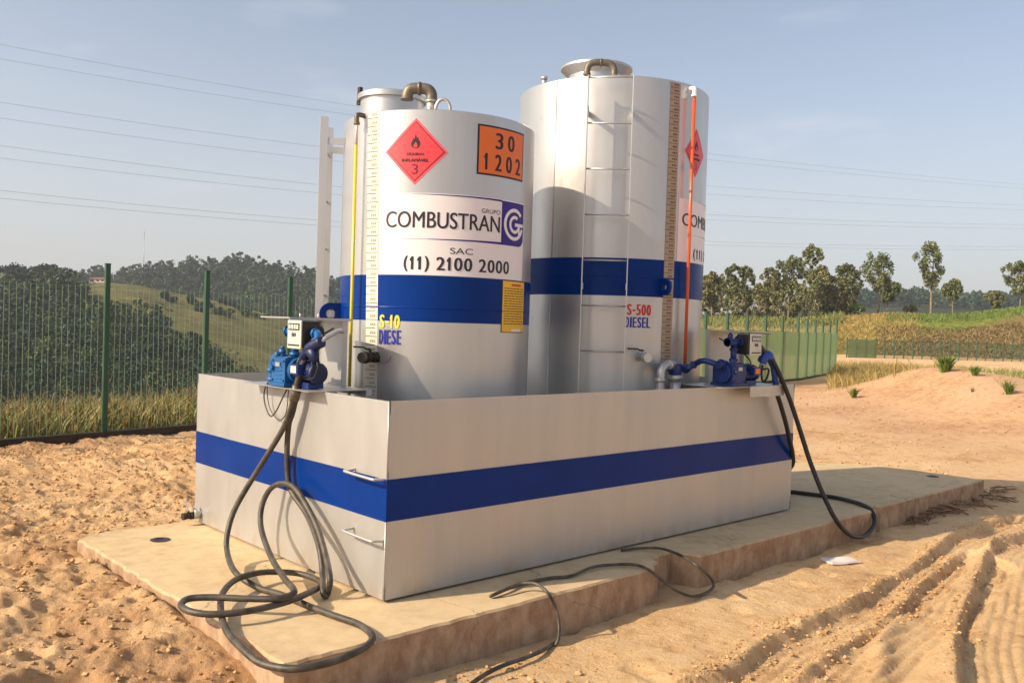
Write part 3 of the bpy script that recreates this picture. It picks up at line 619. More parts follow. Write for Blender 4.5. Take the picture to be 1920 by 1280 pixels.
# ------------------------------------------------------------------ tanks
LT = (1.192, 1.1635, 0.661); LH = 2.797
RT = (3.017, 1.1635, 0.782); RH = 3.360
def tank_shell(t, T, H, zb0, zb1, zsub):
    a, b, R = T; c = (a, b, 0)
    sh = MB(); n = 128
    sh.lathe(c, [(R, 0.062), (R, H-0.006)], n); sh.lathe(c, [(R, H-0.006), (R-0.006, H)], n); sh.lathe(c, [(R-0.006, H), (R*0.5, H+0.012), (0.02, H+0.02)], n)
    k = len(sh.v); obj('shell', sh, M['silver'], t)
    bd = MB(); bd.lathe(c, [(R+0.0012, zb0), (R+0.0012, zb1)], n); obj('blue_band', bd, M['blue'], t)
    ws = MB()
    for z in zsub: ws.lathe(c, [(R+0.0005, z-0.006), (R+0.0035, z-0.002), (R+0.0035, z+0.002), (R+0.0005, z+0.006)], n)
    obj('weld_seam', ws, [M['blue']], t)
def pt(T, ang, r, z): return Vector((T[0]+r*math.cos(rad(ang)), T[1]+r*math.sin(rad(ang)), z))
def ladder(t, T, ang, half, zt, zb, so, rungs, brk):
    R = T[2]; n = Vector((math.cos(rad(ang)), math.sin(rad(ang)), 0)); tg = Vector((-n.y, n.x, 0)); c = Vector((T[0], T[1], 0))+n*(R+so)
    base = MB(); base.bar(c+Vector((0, 0, zb+.01)), c+Vector((0, 0, zb+.02)), .01, .01)
    lad = bpy.data.objects.new('ladder', None); COL.objects.link(lad); lad.parent = t; ORI[lad.name] = ORI[t.name]
    for s in (-1, 1):
        m = MB(); m.bar(c+tg*s*half+Vector((0, 0, zb)), c+tg*s*half+Vector((0, 0, zt)), 0.008, 0.055, up=n); obj('rail', m, M['silver'], lad, bevel=0.001)
        for z in brk:
            q = c+tg*s*half; off = math.sqrt(max(R*R-half*half, 0)); p = Vector((T[0], T[1], 0))+n*off+tg*s*half
            m = MB(); m.bar(p+Vector((0, 0, z)), q+tg*(-s)*0.006+Vector((0, 0, z)), 0.006, 0.045); obj('bracket', m, M['silver'], lad)
    for z in rungs:
        m = MB(); m.cyl(c-tg*half+Vector((0, 0, z)), c+tg*half+Vector((0, 0, z)), 0.0065, 10); obj('rung', m, M['steel'], lad)
def vent(t, p, dirn, h, r, name='vent_pipe', m2='brownsteel'):
    """gooseneck: bright riser, two elbows in weathered metal"""
    p = Vector(p); d = Vector(dirn).normalized(); u = Vector((0, 0, 1))
    a = MB(); a.cyl(p, p+u*h*.45, r*.85, 18); a.cyl(p+u*h*.40, p+u*h*.50, r*1.1, 18)
    o = obj(name, a, M['steel'], t); e = MB(); q = p+u*h*.5; w_ = h*1.05
    path = [q, q+u*h*.22, q+u*h*.40+d*h*.10, q+u*h*.48+d*h*.30, q+u*h*.48+d*(w_-h*.30), q+u*h*.38+d*(w_-h*.08), q+u*h*.15+d*w_, q+u*h*.02+d*w_]
    e.tube(smooth_path(path, 5), r, 16); mid = q+u*h*.48+d*w_*.5
    e.cyl(mid-d*r*.25, mid+d*r*.25, r*1.18, 18); e.cyl(q+u*h*.06+d*w_, q-u*h*.02+d*w_, r*1.15, 18)
    obj('elbow', e, M[m2], o)
def arch(t, p, d, w_, h, r, name='lifting_ring'):
    p = Vector(p); d = Vector(d).normalized(); P = []
    for i in range(13): a = math.pi*i/12; P.append(p+d*w_/2*math.cos(a)+Vector((0, 0, 1))*h*math.sin(a))
    m = MB(); m.tube(P, r, 10); obj(name, m, M['steel'], t)

tl = thing('storage_tank', 'shorter silver fuel tank with red hazard diamond and orange number plate', 'fuel tank', (LT[0], LT[1], 0.06), group='silver fuel tanks in the containment box')
tank_shell(tl, LT, LH, 1.466, 1.757, [1.553])
hazard(LT, -141.3, 2.530, 0.206, 0.208, tl)
st = Sticker(); R_ = LT[2]; a0, a1 = rad(-107.2)*R_, rad(-71.7)*R_; z0, z1 = 2.412, 2.730
st.rect(a0, z0, a1, z1, 1, 0); st.rect(a0+.012, z0+.012, a1-.012, z1-.012, 0, 1); w_ = a1-a0; h_ = z1-z0
def chunky(st, s, x0, x1, y0, y1, mi): # evenly spaced narrow digits
    n = len(s); p = (x1-x0)/n
    for i, ch in enumerate(s):
        ww = p*(0.40 if ch == '1' else 0.60); st.text(ch, x0+p*(i+.5)-ww/2, y0, x0+p*(i+.5)+ww/2, y1, mi, 2, 0, 0, .0035)
chunky(st, '30', a0+w_*.27, a0+w_*.78, z0+h_*.55, z0+h_*.87, 1); chunky(st, '1202', a0+w_*.05, a1-w_*.05, z0+h_*.11, z0+h_*.44, 1)
st.build('number_plate', LT, [M['orange'], M['black_ink']], tl)
logo(LT, -160.5, -68.4, 1.760, 2.272, tl)
st = Sticker(); a0, a1 = rad(-87.6)*R_, rad(-64.7)*R_; z0, z1 = 1.412, 1.754; st.rect(a0, z0, a1, z1, 1, 0); st.rect(a0+.005, z0+.005, a1-.005, z1-.005, 0, 1)
st.rect(a0+.09, z1-.035, a1-.06, z1-.022, 2, 2)
rr = random.Random(3)
for i in range(15):
    z = z1-.055-i*.0165; x = a0+.02
    while x < a1-.03:
        l = rr.uniform(.012, .04); st.rect(x, z, min(x+l, a1-.02), z+.0055, 1, 2); x += l+.006
st.rect(a0+.10, z0+.008, a1-.05, z0+.024, 3, 2)
st.build('notice_sticker', LT, [M['notice'], M['darkmetal'], M['redtext'], M['white']], tl)
st = Sticker(); st.cells('S-10', rad(-159.8)*R_, 1.421, rad(-147.4)*R_, 1.503, 0, 1, .0032, .12); st.cells('DIESE', rad(-160.0)*R_, 1.318, rad(-146.4)*R_, 1.408, 1, 1, .0030, .14)
st.build('grade_lettering', LT, [M['yellow'], M['bluetext']], tl)
ruler(LT, -163.9, -168.4, 0.70, 2.785, 0.098, [M['tape'], M['black_ink'], M['tapebrown']], tl, 0.0535, 0.0)
ladder(tl, LT, 143, 0.17, 2.82, 0.15, 0.12, [2.62-0.33*i for i in range(7)], (2.66, 1.5))
# manhole
def manhole(t, c, r, h, lid, mat_lid='silver', cone=0.0):
    m = MB(); m.lathe(c, [(r, 0), (r, h)], 48); o = obj('manhole_neck', m, M['silver'], t)
    l = MB(); l.lathe(c, [(r*.9, h-.01), (lid*(1-cone), h-0.012), (lid, h+.006+cone*.18), (lid, h+.024+cone*.18), (lid-.012, h+.03+cone*.18), (lid*.6, h+.036+cone*.18), (0.01, h+.04+cone*.18)], 56)
    lo = obj('lid', l, M[mat_lid], o); lo.data.set_sharp_from_angle(angle=rad(40)); return o
mc = PD(735, 206, 6.45)
mn = manhole(tl, (mc[0], mc[1], LH), 0.225, 0.25, 0.245)
hb = MB(); hp = Vector((mc[0], mc[1], LH+.265))-Vector(r1)*0.235
hb.box(tuple(hp+Vector((-.012, -.022, -.05))), tuple(hp+Vector((.012, .022, -.02)))); hb.box(tuple(hp+Vector((-.010, -.016, -.02))), tuple(hp+Vector((.014, .016, .075))))
obj('lid_latch', hb, M['darkmetal'], mn)
vb = pt(LT, -134.5, R_-0.10, LH+.004); vent(tl, vb, -r1, 0.148, 0.036)
arch(tl, pt(LT, -127, R_-.05, LH), r1, 0.095, 0.075, 0.011)
# clear level tube and its elbow, yellow inside below the fuel line
def sight(t, T, ang, so, zt, zfill, zb, colr, elbow_mat, rr=0.0095):
    R = T[2]; a = MB(); p = pt(T, ang, R+so, 0); u = Vector((0, 0, 1)); q = pt(T, ang, R-.01, 0)
    a.tube([p+u*zb, p+u*zfill], rr, 12); o = obj('sight_tube', a, colr, t)
    if zt-zfill > .03: c = MB(); c.tube([p+u*(zfill+.001), p+u*zt], rr*.9, 10); obj('clear_tube', c, M['clear'], o)
    e = MB(); e.tube(smooth_path([q+u*(zt+.02), q.lerp(p, .6)+u*(zt+.022), p+u*(zt+.012), p+u*(zt-.03)], 5), rr*1.5, 12); e.cyl(p+u*(zt-.03), p+u*(zt-.045), rr*1.9, 12)
    obj('elbow', e, elbow_mat, o)
sight(tl, LT, -176.5, 0.055, 2.76, 2.585, 0.66, M['yellowtube'], M['brownsteel'], 0.0105)
# outlet valve near the left tank's foot
def outlet(t, T, ang, z, body, plug, mir):
    n = Vector((math.cos(rad(ang)), math.sin(rad(ang)), 0)); tg = Vector((-n.y, n.x, 0)); q = pt(T, ang, T[2]-.01, z); u = Vector((0, 0, 1))
    m = MB(); m.cyl(q, q+n*.045, .034, 18); m.cyl(q+n*.03, q+n*.10, .027, 16); m.cyl(q+n*.045, q+n*.075, .036, 6); m.cyl(q+n*.115, q+n*.145, .038, 8); m.cyl(q+n*.09, q+n*.13, .030, 16); m.cyl(q+n*.085+u*.02, q+n*.085+u*.05, .010, 10)
    o = obj('outlet_valve', m, body, t); l = MB(); l.tube([q+n*.085+u*.05, q+n*.085+u*.052+tg*mir*.03, q+n*.085+u*.062+tg*mir*.05, q+n*.085+u*.062+tg*mir*.13], [.008, .007, .006, .006], 8); obj('lever', l, M['black'], o)
    p = MB(); p.cyl(q+n*.145, q+n*.172, .034, 8); obj('plug', p, plug, o)
outlet(tl, LT, -161, 1.232, M['darkmetal'], M['brownsteel'], -1)
wr = MB(); c0 = pt(LT, -155.8, R_+.001, 1.243); nn = (c0-Vector((LT[0], LT[1], c0.z))).normalized(); wr.cyl(c0, c0+nn*.012, .042, 24); obj('flange', wr, M['silver'], tl)
# blue lifting lug seen behind the pump roof
def lug(t, T, ang, z, r):
    R = T[2]; n = Vector((math.cos(rad(ang)), math.sin(rad(ang)), 0)); tg = Vector((-n.y, n.x, 0)); u = Vector((0, 0, 1)); c = pt(T, ang, R+r*.9, z); m = MB(); K = 20; V = []
    for s in (-.012, .012):
        for i in range(K): a = 2*math.pi*i/K; V.append(c+tg*s+n*r*math.cos(a)+u*r*math.sin(a))
        for i in range(K): a = 2*math.pi*i/K; V.append(c+tg*s+n*r*.42*math.cos(a)+u*r*.42*math.sin(a))
    Fq = []
    for i in range(K):
        j = (i+1) % K; Fq += [(i, j, K+j, K+i), (2*K+i, 3*K+i, 3*K+j, 2*K+j), (i, 2*K+i, 2*K+j, j), (K+i, K+j, 3*K+j, 3*K+i)]
    m.add(V, Fq); m.box((-.005, -.011, -r), (r*1.0, .011, r), 0, Matrix.Translation(pt(T, ang, R-.002, z)) @ Matrix(((n.x, tg.x, 0, 0), (n.y, tg.y, 0, 0), (0, 0, 1, 0), (0, 0, 0, 1))) @ Matrix.Diagonal((.55, 1, 1, 1)))
    obj('lifting_lug', m, M['blue'], t)
lug(tl, LT, 158, 1.50, 0.075)

wv = MB(); wv.tube([pt(LT, 20, LT[2]+.001, .1), pt(LT, 20, LT[2]+.001, LH-.02)], .004, 6); obj('weld_seam', wv, M['silver'], tl)
tr = thing('storage_tank', 'taller silver fuel tank with ladder and orange sight tube', 'fuel tank', (RT[0], RT[1], 0.06), group='silver fuel tanks in the containment box')
tank_shell(tr, RT, RH, 1.708, 1.992, [1.855])
hazard(RT, -82.4, 2.850, 0.152, 0.190, tr)
logo(RT, -97.2, 2.0, 1.994, 2.478, tr)
Rr = RT[2]
st = Sticker(); st.cells('S-500', rad(-127.8)*Rr, 1.566, rad(-113.8)*Rr, 1.648, 0, 1, .0034, .12); st.cells('DIESEL', rad(-128.7)*Rr, 1.472, rad(-114)*Rr, 1.551, 1, 1, .0030, .14)
st.build('grade_lettering', RT, [M['redtext'], M['bluetext']], tr)
ruler(RT, -102.8, -102.4, 1.17, 3.345, 0.098, [M['tapebrown'], M['black_ink'], M['darkmetal']], tr, 0.047, 0.012)
ladder(tr, RT, -140.5, 0.165, 3.31, 0.2, 0.155, [3.30-0.335*i for i in range(9)], (3.07, 1.77))
for za, zb_ in ((.1, 1.705), (1.995, RH-.01)): wv = MB(); wv.tube([pt(RT, -173, RT[2]+.0005, za), pt(RT, -173, RT[2]+.0005, zb_)], .004, 6); obj('weld_seam', wv, M['silver'], tr)
sight(tr, RT, -91.5, 0.05, 3.30, 3.25, 1.19, M['orangetube'], M['white'], 0.0125)
outlet(tr, RT, -119.5, 1.252, M['steel'], M['paleplastic'], -1)
lug(tr, RT, -107.5, 1.785, 0.062)
m2 = PD(1118, 150, 7.65)
manhole(tr, (m2[0], m2[1], RH), 0.235, 0.235, 0.305, 'steel', 0.25)
vent(tr, PD(1151, 148, 7.1)*np.array([1, 1, 0])+np.array([0, 0, RH]), -r1, 0.205, 0.027, m2='brownsteel')
sp = MB(); q = pt(RT, 171, Rr-.06, RH); sp.cyl(q, q+Vector((0, 0, .05)), .02, 12); sp.cyl(q+Vector((0, 0, .05)), q+Vector((0, 0, .07)), .028, 8); obj('plug_fitting', sp, M['steel'], tr)

# ------------------------------------------------------------------ suction line of the right tank
def suction():
    t = thing('suction_filter', 'galvanised pipe elbow and bowl filter with blue cap at the tall tank foot', 'filter', (2.9, 0.25, 0.9))
    yy = 0.27
    P = lambda x, y: Vector(PYp(x, y, yy))
    e = MB(); a = P(1238, 745); b = P(1240, 690); c = P(1256, 683)
    e.tube(smooth_path([a, P(1239, 712), P(1240, 696), P(1246, 686), c, P(1262, 683)], 5), .030, 18); e.cyl(P(1238, 716), P(1238, 708), .038, 18); e.cyl(P(1238, 735), P(1238, 728), .040, 18); e.cyl(P(1252, 684), P(1258, 683), .037, 18)
    obj('pipe_elbow', e, M['steel'], t)
    f = MB(); top = P(1266, 702); f.cyl(P(1266, 755), P(1266, 712), .042, 24); f.cyl(P(1266, 712), top, .056, 24); obj('filter_bowl', f, M['steel'], t)
    cp = MB(); cp.cyl(top, P(1266, 682), .050, 24); cp.cyl(P(1255, 690), P(1284, 690), .030, 16); obj('filter_cap', cp, M['navy'], t, bevel=.004)
    p = MB(); p.tube(smooth_path([P(1280, 691), Vector(PYp(1292, 689, .22)), Vector(PYp(1305, 681, .18)), Vector(PYp(1320, 676, .10)), Vector((2.965, -.003, 1.216)), Vector((3.06, 0, 1.217))], 6), .022, 16); p.cyl(P(1283, 691), P(1288, 690.5), .036, 8); p.cyl(Vector(PYp(1298, 685, .2)), Vector(PYp(1303, 682, .185)), .03, 8)
    obj('suction_pipe', p, M['navy'], t)
suction()

# ------------------------------------------------------------------ pump units (local X along the wall, Y inward, Z up)
def make_pump(label, loc, rz, lip, group, pal, dx, roof, plate):
    T0 = Matrix.Translation((dx, 0, 0)); FIX = ('base_plate', 'back_plate', 'roof_plate', 'bolt')
    t = thing('fuel_pump', label, 'fuel pump', loc, rz, group)
    def part(name, mb, m, par=None, bevel=0.0):
        if name not in FIX: mb.xform(T0)
        return obj(name, mb, m, par or t, bevel, local=True)
    x0, x1, yf = roof; p0, p1 = plate; b0 = min(-.10, dx-.14); b1 = max(p1+.02, dx+.50)
    b = MB(); b.box((b0, -.108, .002), (b1, .32, .006)); b.box((b0, .28, -.03), (b1, .32, .002))
    if lip: b.box((b1-.52, -.1135, -.075), (b1-.03, -.1085, .006))
    part('base_plate', b, M['steel'])
    p = MB(); p.box((p0, .30, .008), (p1, .306, .415)); p.box((p1-.004, .27, .008), (p1+.002, .2995, .415)); p.box((p0-.006, .27, .008), (p0-.0005, .3065, .415)); part('back_plate', p, M['silver2'])
    r = MB(); r.box((x0, yf, .4155), (x1, .315, .420)); r.box((x0, yf-.003, .412), (x1, yf-.0001, .420)); r.box((x1+.0005, yf-.003, .404), (x1+.004, .315, .420)); r.box((x0-.004, yf-.003, .410), (x0-.0005, .315, .420)); part('roof_plate', r, M['silver2'])
    for bx in (x0+.08, x1-.05):
        s = MB(); s.cyl((bx, .12, .4201), (bx, .12, .445), .006, 8); part('bolt', s, M['steel'])
    # pump body: ribbed casting with rounded ends
    m = MB(); m.box((.03, -.085, .03), (.19, .10, .175)); 
    for i in range(5): m.box((.06, -.089, .05+i*.024), (.15, -.0851, .058+i*.024))
    m.cyl((.03, .0, .105), (.0, .0, .105), .07, 24); m.cyl((.19, .0, .105), (.225, .0, .105), .075, 24); m.box((.02, -.10, .010), (.21, .11, .030))
    m.cyl((.05, -.085, .115), (.05, -.105, .115), .018, 8); m.cyl((.05, -.06, .175), (.05, -.06, .205), .02, 8)
    for yy_ in (-.06, .06):
        for zz_ in (.05, .16): m.cyl((-.004, yy_*.75, zz_), (.012, yy_*.75, zz_), .007, 6)
    for xx_ in (.045, .175):
        for zz_ in (.045, .160): m.cyl((xx_, -.0855, zz_), (xx_, -.094, zz_), .007, 6)
    m.box((.035, -.07, .175), (.185, .085, .183))
    pb = part('pump_body', m, pal, bevel=.004)
    dp = MB(); dp.box((.085, -.0915, .125), (.135, -.0895, .150)); part('data_plate', dp, M['steel'], pb)
    # inlet
    e = MB(); 
    if not lip:
        e.tube(smooth_path([(.03, 0, .165), (-.03, 0, .17), (-.075, 0, .165), (-.105, 0, .13), (-.11, 0, .06), (-.11, 0, .01)], 5), .030, 16); e.cyl((-.045, 0, .17), (-.025, 0, .17), .042, 10); e.cyl((-.11, 0, .10), (-.11, 0, .08), .040, 10); e.cyl((-.11, 0, .045), (-.11, 0, .028), .040, 10)
        e.cyl((.0, 0, .19), (.0, 0, .225), .024, 8); e.cyl((.0, 0, .225), (.0, 0, .24), .014, 8)
    else:
        e.tube(smooth_path([(.05, 0, .17), (-.01, -.005, .172), (-.07, -.01, .165)], 5), .028, 16); e.cyl((-.02, 0, .17), (0, 0, .171), .038, 10)
    part('inlet_pipe', e, M['navy'] if lip else pal)
    # riser, tee and outlet to the meter
    v = MB(); v.cyl((.15, 0, .175), (.15, 0, .325), .024, 16); v.cyl((.15, 0, .19), (.15, 0, .21), .034, 8); v.cyl((.15, 0, .27), (.15, 0, .29), .032, 8)
    v.cyl((.06, 0, .335), (.25, 0, .335), .027, 16); v.cyl((.06, 0, .335), (.075, 0, .335), .036, 8); v.cyl((.10, 0, .355), (.10, 0, .395), .020, 8); v.cyl((.10, 0, .395), (.10, 0, .408), .010, 8); v.cyl((.21, 0, .335), (.235, 0, .335), .036, 8)
    part('riser_pipe', v, pal)
    # meter with pale dial face looking outward
    m = MB(); m.box((.225, -.085, .245), (.385, .03, .400)); m.cyl((.305, .03, .32), (.305, .07, .32), .07, 20); mt = part('meter', m, M['black'], bevel=.012)
    f = MB(); f.box((.228, -.097, .238), (.382, -.085, .403)); fo = part('dial_plate', f, M['paleplastic'], mt, bevel=.006)
    d = MB(); d.box((.242, -.099, .345), (.368, -.0971, .385))
    for i in range(3): d.box((.282+i*.017, -.099, .308), (.293+i*.017, -.0971, .330))
    d.box((.242, -.099, .255), (.368, -.0971, .264)); part('counter_window', d, M['black_ink'], mt)
    for i in range(4): w1 = MB(); w1.box((.250+i*.029, -.1008, .352), (.271+i*.029, -.0992, .378)); part('digit_wheel', w1, M['paleplastic'], mt)
    # outlet elbow of the meter towards the hose
    o = MB(); o.tube(smooth_path([(.385, -.02, .33), (.43, -.02, .33), (.455, -.03, .31), (.47, -.045, .285)], 5), .022, 14); o.cyl((.405, -.02, .33), (.425, -.02, .33), .032, 8); part('outlet_elbow', o, pal)
    # motor with fins and fan cowl
    m = MB(); prof = []
    m.cyl((.225, .0, .105), (.40, .0, .105), .060, 24)
    for i in range(14):
        a = rad(-20+i*220/13); cc = Vector((0, math.cos(a), math.sin(a))); p0 = Vector((.25, .0, .105))+cc*.058; m.bar(p0, p0+Vector((.14, 0, 0)), .006, .020, up=cc)
    m.box((.26, -.05, .010), (.40, .05, .045)); m.box((.28, -.105, .09), (.37, -.06, .15)); mo = part('motor', m, M['navy'], bevel=.002)
    c = MB(); c.tube([(.40, 0, .10), (.425, 0, .10), (.433, 0, .10)], [.062, .062, .048], 24); part('fan_cowl', c, M['nozzledark'] if not lip else M['navy'], mo)
    l = MB(); l.box((.295, -.107, .10), (.355, -.1051, .14)); part('rating_label', l, M['orange'] if lip else M['paleplastic'], mo)
    k = MB(); k.tube(smooth_path([(.30, -.07, .15), (.30, -.03, .22), (.27, .08, .30), (.25, .2, .36)], 5), .006, 8); part('power_lead', k, M['cable'])
    return t
make_pump('bright blue transfer pump under a bent sheet cover on the sunny end wall', (0, 1.33, BH), -math.pi/2, False, 'blue transfer pumps', M['pumpblue'], 0.20, (.11, .455, -.10), (.12, .44))
make_pump('dark blue transfer pump on front wall under a sheet cover beside orange sight tube', (3.20, 0.0, BH), 0, True, 'blue transfer pumps', M['navy'], -0.20, (.03, .46, 0.0), (.03, .52))

# ------------------------------------------------------------------ hoses
def H(*pts):
    out = []
    for (x, y, k, v) in pts: out.append(Vector({'x': PXp, 'y': PYp, 'z': PZ, 'd': PD}[k](x, y, v)))
    return out
def left_hose():
    t = thing('fuel_hose', 'grey rubber hose looped down the sunny wall and coiled over the slab edge', 'hose', (-0.3, 0.6, 0.0))
    z = lambda X, Y: (320+X/2.461, 760+Y/2.461)
    raw = [((600, 628, None), 'x', .02)]
    seq = [(590, 640, 'x', .0), (578, 658, 'x', -.04), (565, 690, 'x', -.06), (556, 722, 'x', -.07), (549, 752, 'x', -.075), (541, 780, 'x', -.08)]
    def q(X, Y, k, v): x, y = z(X, Y); seq.append((x, y, k, v))
    q(500, 140, 'x', -.10); q(400, 300, 'x', -.16); q(300, 470, 'x', -.24); q(262, 590, 'x', -.30); q(262, 680, 'x', -.34); q(300, 770, 'z', .06); q(400, 838, 'z', .022); q(500, 868, 'z', .022)
    q(580, 900, 'z', .024); q(650, 930, 'z', .024); q(760, 970, 'z', .022); q(870, 1010, 'z', .022); q(930, 1062, 'z', .022); q(900, 1110, 'z', .022); q(800, 1160, 'z', .022); q(700, 1192, 'z', .012)
    q(560, 1213, 'z', .005); q(420, 1188, 'z', .0); q(330, 1120, 'z', .02); q(260, 1040, 'z', .03); q(232, 950, 'z', .04); q(240, 865, 'z', .06); q(300, 803, 'z', .075); q(400, 772, 'z', .07); q(500, 767, 'z', .06); q(600, 776, 'z', .055)
    q(680, 805, 'z', .05); q(692, 832, 'z', .05); q(600, 880, 'z', .062); q(500, 915, 'z', .062); q(350, 948, 'z', .064); q(200, 962, 'z', .066); q(95, 950, 'z', .07); q(48, 921, 'z', .075); q(85, 890, 'z', .085); q(200, 884, 'z', .09); q(350, 890, 'z', .09); q(480, 890, 'z', .095)
    q(555, 872, 'z', .10); q(568, 848, 'z', .11); q(520, 790, 'x', -.36); q(460, 690, 'x', -.26); q(417, 560, 'x', -.18); q(422, 460, 'x', -.14); q(462, 382, 'x', -.11); q(520, 358, 'x', -.09); q(572, 380, 'x', -.08); q(620, 450, 'x', -.085)
    q(676, 560, 'x', -.10); q(715, 690, 'x', -.14); q(735, 800, 'x', -.20); q(722, 872, 'z', .022); q(704, 862, 'x', -.22); q(700, 760, 'x', -.16); q(682, 640, 'x', -.12); q(630, 505, 'x', -.05); q(560, 400, 'x', -.045); q(541, 330, 'x', -.045); q(537, 200, 'x', -.05); q(545, 90, 'x', -.055)
    seq.append((548, 775, 'x', -.055)); seq.append((556, 742, 'x', -.055)); seq.append((562, 715, 'x', -.05)); seq.append((566, 692, 'x', -.05))
    m = MB(); m.tube(smooth_path(H(*seq), 7), .0165, 12); obj('hose', m, M['rubber'], t)
    # crimped couplings at the wall edge
    c = MB(); P = H((556, 722, 'x', -.07), (549, 752, 'x', -.075)); c.cyl(P[0], P[1], .022, 12); P = H((559, 728, 'x', -.055), (554, 750, 'x', -.055)); c.cyl(P[0], P[1], .021, 12); obj('coupling', c, M['brownsteel'], t)
    c = MB(); P = H((600, 628, 'x', .0), (586, 645, 'x', -.02)); c.cyl(P[0], P[1], .026, 12); obj('coupling', c, M['brownsteel'], t)
    # nozzle hooked beside the pump
    n = MB(); n.tube(smooth_path(H((562, 706, 'x', -.05), (566, 690, 'x', -.05), (570, 670, 'x', -.05), (580, 655, 'x', -.05), (594, 645, 'x', -.04), (604, 640, 'x', -.03)), 5), [.020]*5+[.022]*5+[.030]*5+[.036]*5+[.034]*5+[.028], 14)
    n.tube(H((575, 655, 'x', -.05), (587, 662, 'x', -.05), (592, 680, 'x', -.05)), [.028, .036, .022], 12)
    no = obj('nozzle', n, M['nozzledark'], t)
    s = MB(); s.tube(smooth_path(H((602, 641, 'x', -.03), (612, 633, 'x', .0), (624, 626, 'x', .05), (636, 620, 'x', .10), (643, 622, 'x', .13)), 5), .0125, 12); obj('spout', s, M['steel'], no)
    g = MB(); g.tube(smooth_path(H((592, 672, 'x', -.05), (596, 690, 'x', -.05), (588, 708, 'x', -.05), (572, 710, 'x', -.05), (566, 698, 'x', -.05)), 4), .006, 8); g.tube(smooth_path(H((584, 678, 'x', -.05), (586, 692, 'x', -.05), (576, 704, 'x', -.05)), 4), .005, 8); obj('trigger_guard', g, M['black'], no)
left_hose()
def right_hose():
    t = thing('fuel_hose', 'black rubber hose with blue nozzle looping from the shaded pump to the slab edge', 'hose', (4.1, -0.3, 0))
    seq = [(1424, 652, 'y', -.04), (1437, 662, 'y', -.06), (1452, 682, 'y', -.09), (1466, 712, 'y', -.12), (1482, 752, 'y', -.15), (1500, 806, 'y', -.20), (1520, 868, 'y', -.28), (1545, 930, 'y', -.38), (1568, 975, 'y', -.46), (1592, 1001, 'y', -.50), (1615, 1006, 'y', -.50),
           (1634, 992, 'y', -.49), (1640, 975, 'y', -.46), (1633, 956, 'y', -.40), (1612, 944, 'z', .022), (1570, 933, 'z', .022), (1520, 926, 'z', .022), (1488, 922, 'z', .022), (1475, 921, 'z', .03), (1465, 900, 'x', 4.30), (1474, 885, 'x', 4.22), (1486, 870, 'x', 4.15), (1486, 850, 'y', -.02), (1482, 830, 'y', -.05), (1474, 795, 'y', -.07), (1464, 760, 'y', -.07), (1456, 735, 'y', -.06), (1454, 722, 'y', -.06)]
    m = MB(); m.tube(smooth_path(H(*seq), 7), .0185, 12); obj('hose', m, M['rubber2'], t)
    c = MB(); P = H((1454, 716, 'y', -.06), (1456, 734, 'y', -.06)); c.cyl(P[0], P[1], .024, 12); obj('coupling', c, M['brownsteel'], t)
    n = MB(); n.tube(smooth_path(H((1454, 718, 'y', -.06), (1452, 700, 'y', -.06), (1449, 682, 'y', -.06), (1442, 668, 'y', -.06), (1434, 668, 'y', -.05), (1428, 680, 'y', -.03)), 5), [.024]*5+[.026]*5+[.032]*5+[.040]*5+[.038]*5+[.030], 14)
    no = obj('nozzle', n, M['nozzleblue'], t)
    g = MB(); g.tube(smooth_path(H((1430, 684, 'y', -.06), (1428, 700, 'y', -.06), (1430, 714, 'y', -.06), (1440, 716, 'y', -.06), (1452, 714, 'y', -.06)), 4), .009, 8); g.tube(smooth_path(H((1432, 692, 'y', -.06), (1441, 692, 'y', -.06), (1439, 706, 'y', -.06), (1434, 714, 'y', -.06)), 4), .008, 8); obj('trigger_guard', g, M['black'], no)
    s = MB(); s.tube(smooth_path(H((1429, 678, 'y', -.03), (1424, 694, 'y', -.01), (1420, 708, 'y', .02)), 5), .0125, 12); obj('spout', s, M['steel'], no)
right_hose()
def cable(name, label, seq, r, m='cable', n=7):
    mb = MB(); mb.tube(smooth_path(H(*seq), n), r, 8); return tag(obj(name, mb, M[m]), label, 'cable', 'loose black cables')
X = -.05
cable('power_cable', 'thin black cable hanging in a narrow loop below the sunny wall pump', [(525, 712, 'x', .0), (508, 712, 'x', -.08), (498, 725, 'x', X), (495, 745, 'x', X), (500, 768, 'x', X), (508, 780, 'x', X), (518, 770, 'x', X), (530, 745, 'x', X), (540, 725, 'x', X), (546, 712, 'x', .02)], .0045)
cable('power_cable', 'thinner dark wire drooping behind the narrow cable loop on the sunny wall', [(520, 710, 'x', .02), (505, 714, 'x', -.04), (501, 735, 'x', -.03), (506, 765, 'x', -.03), (520, 785, 'x', -.03), (532, 783, 'x', -.03), (538, 765, 'x', -.03), (541, 730, 'x', -.02), (545, 714, 'x', .03)], .003)
cable('ground_cable', 'black cable curling from under the box across the slab edge and sand', [(1165, 1031, 'z', .012), (1200, 1027, 'z', .02), (1240, 1028, 'z', .03), (1275, 1040, 'z', .04), (1310, 1062, 'z', .02), (1332, 1082, 'y', -.5), (1338, 1098, 'z', -.18), (1325, 1110, 'z', -.20), (1300, 1117, 'z', -.19), (1270, 1108, 'z', -.13), (1245, 1090, 'y', -.52), (1215, 1067, 'y', -.46), (1190, 1058, 'z', .02), (1150, 1058, 'z', .02), (1110, 1063, 'z', .02),
                        (1070, 1079, 'z', .014), (1030, 1083, 'z', .014), (985, 1092, 'z', .014), (945, 1106, 'z', .02), (920, 1117, 'z', .014), (940, 1108, 'z', .03), (975, 1094, 'z', .045), (1005, 1094, 'z', .06), (1028, 1112, 'z', .03), (1042, 1140, 'y', -.47), (1048, 1172, 'y', -.50), (1046, 1200, 'z', -.21), (1036, 1212, 'z', -.245)], .0095)
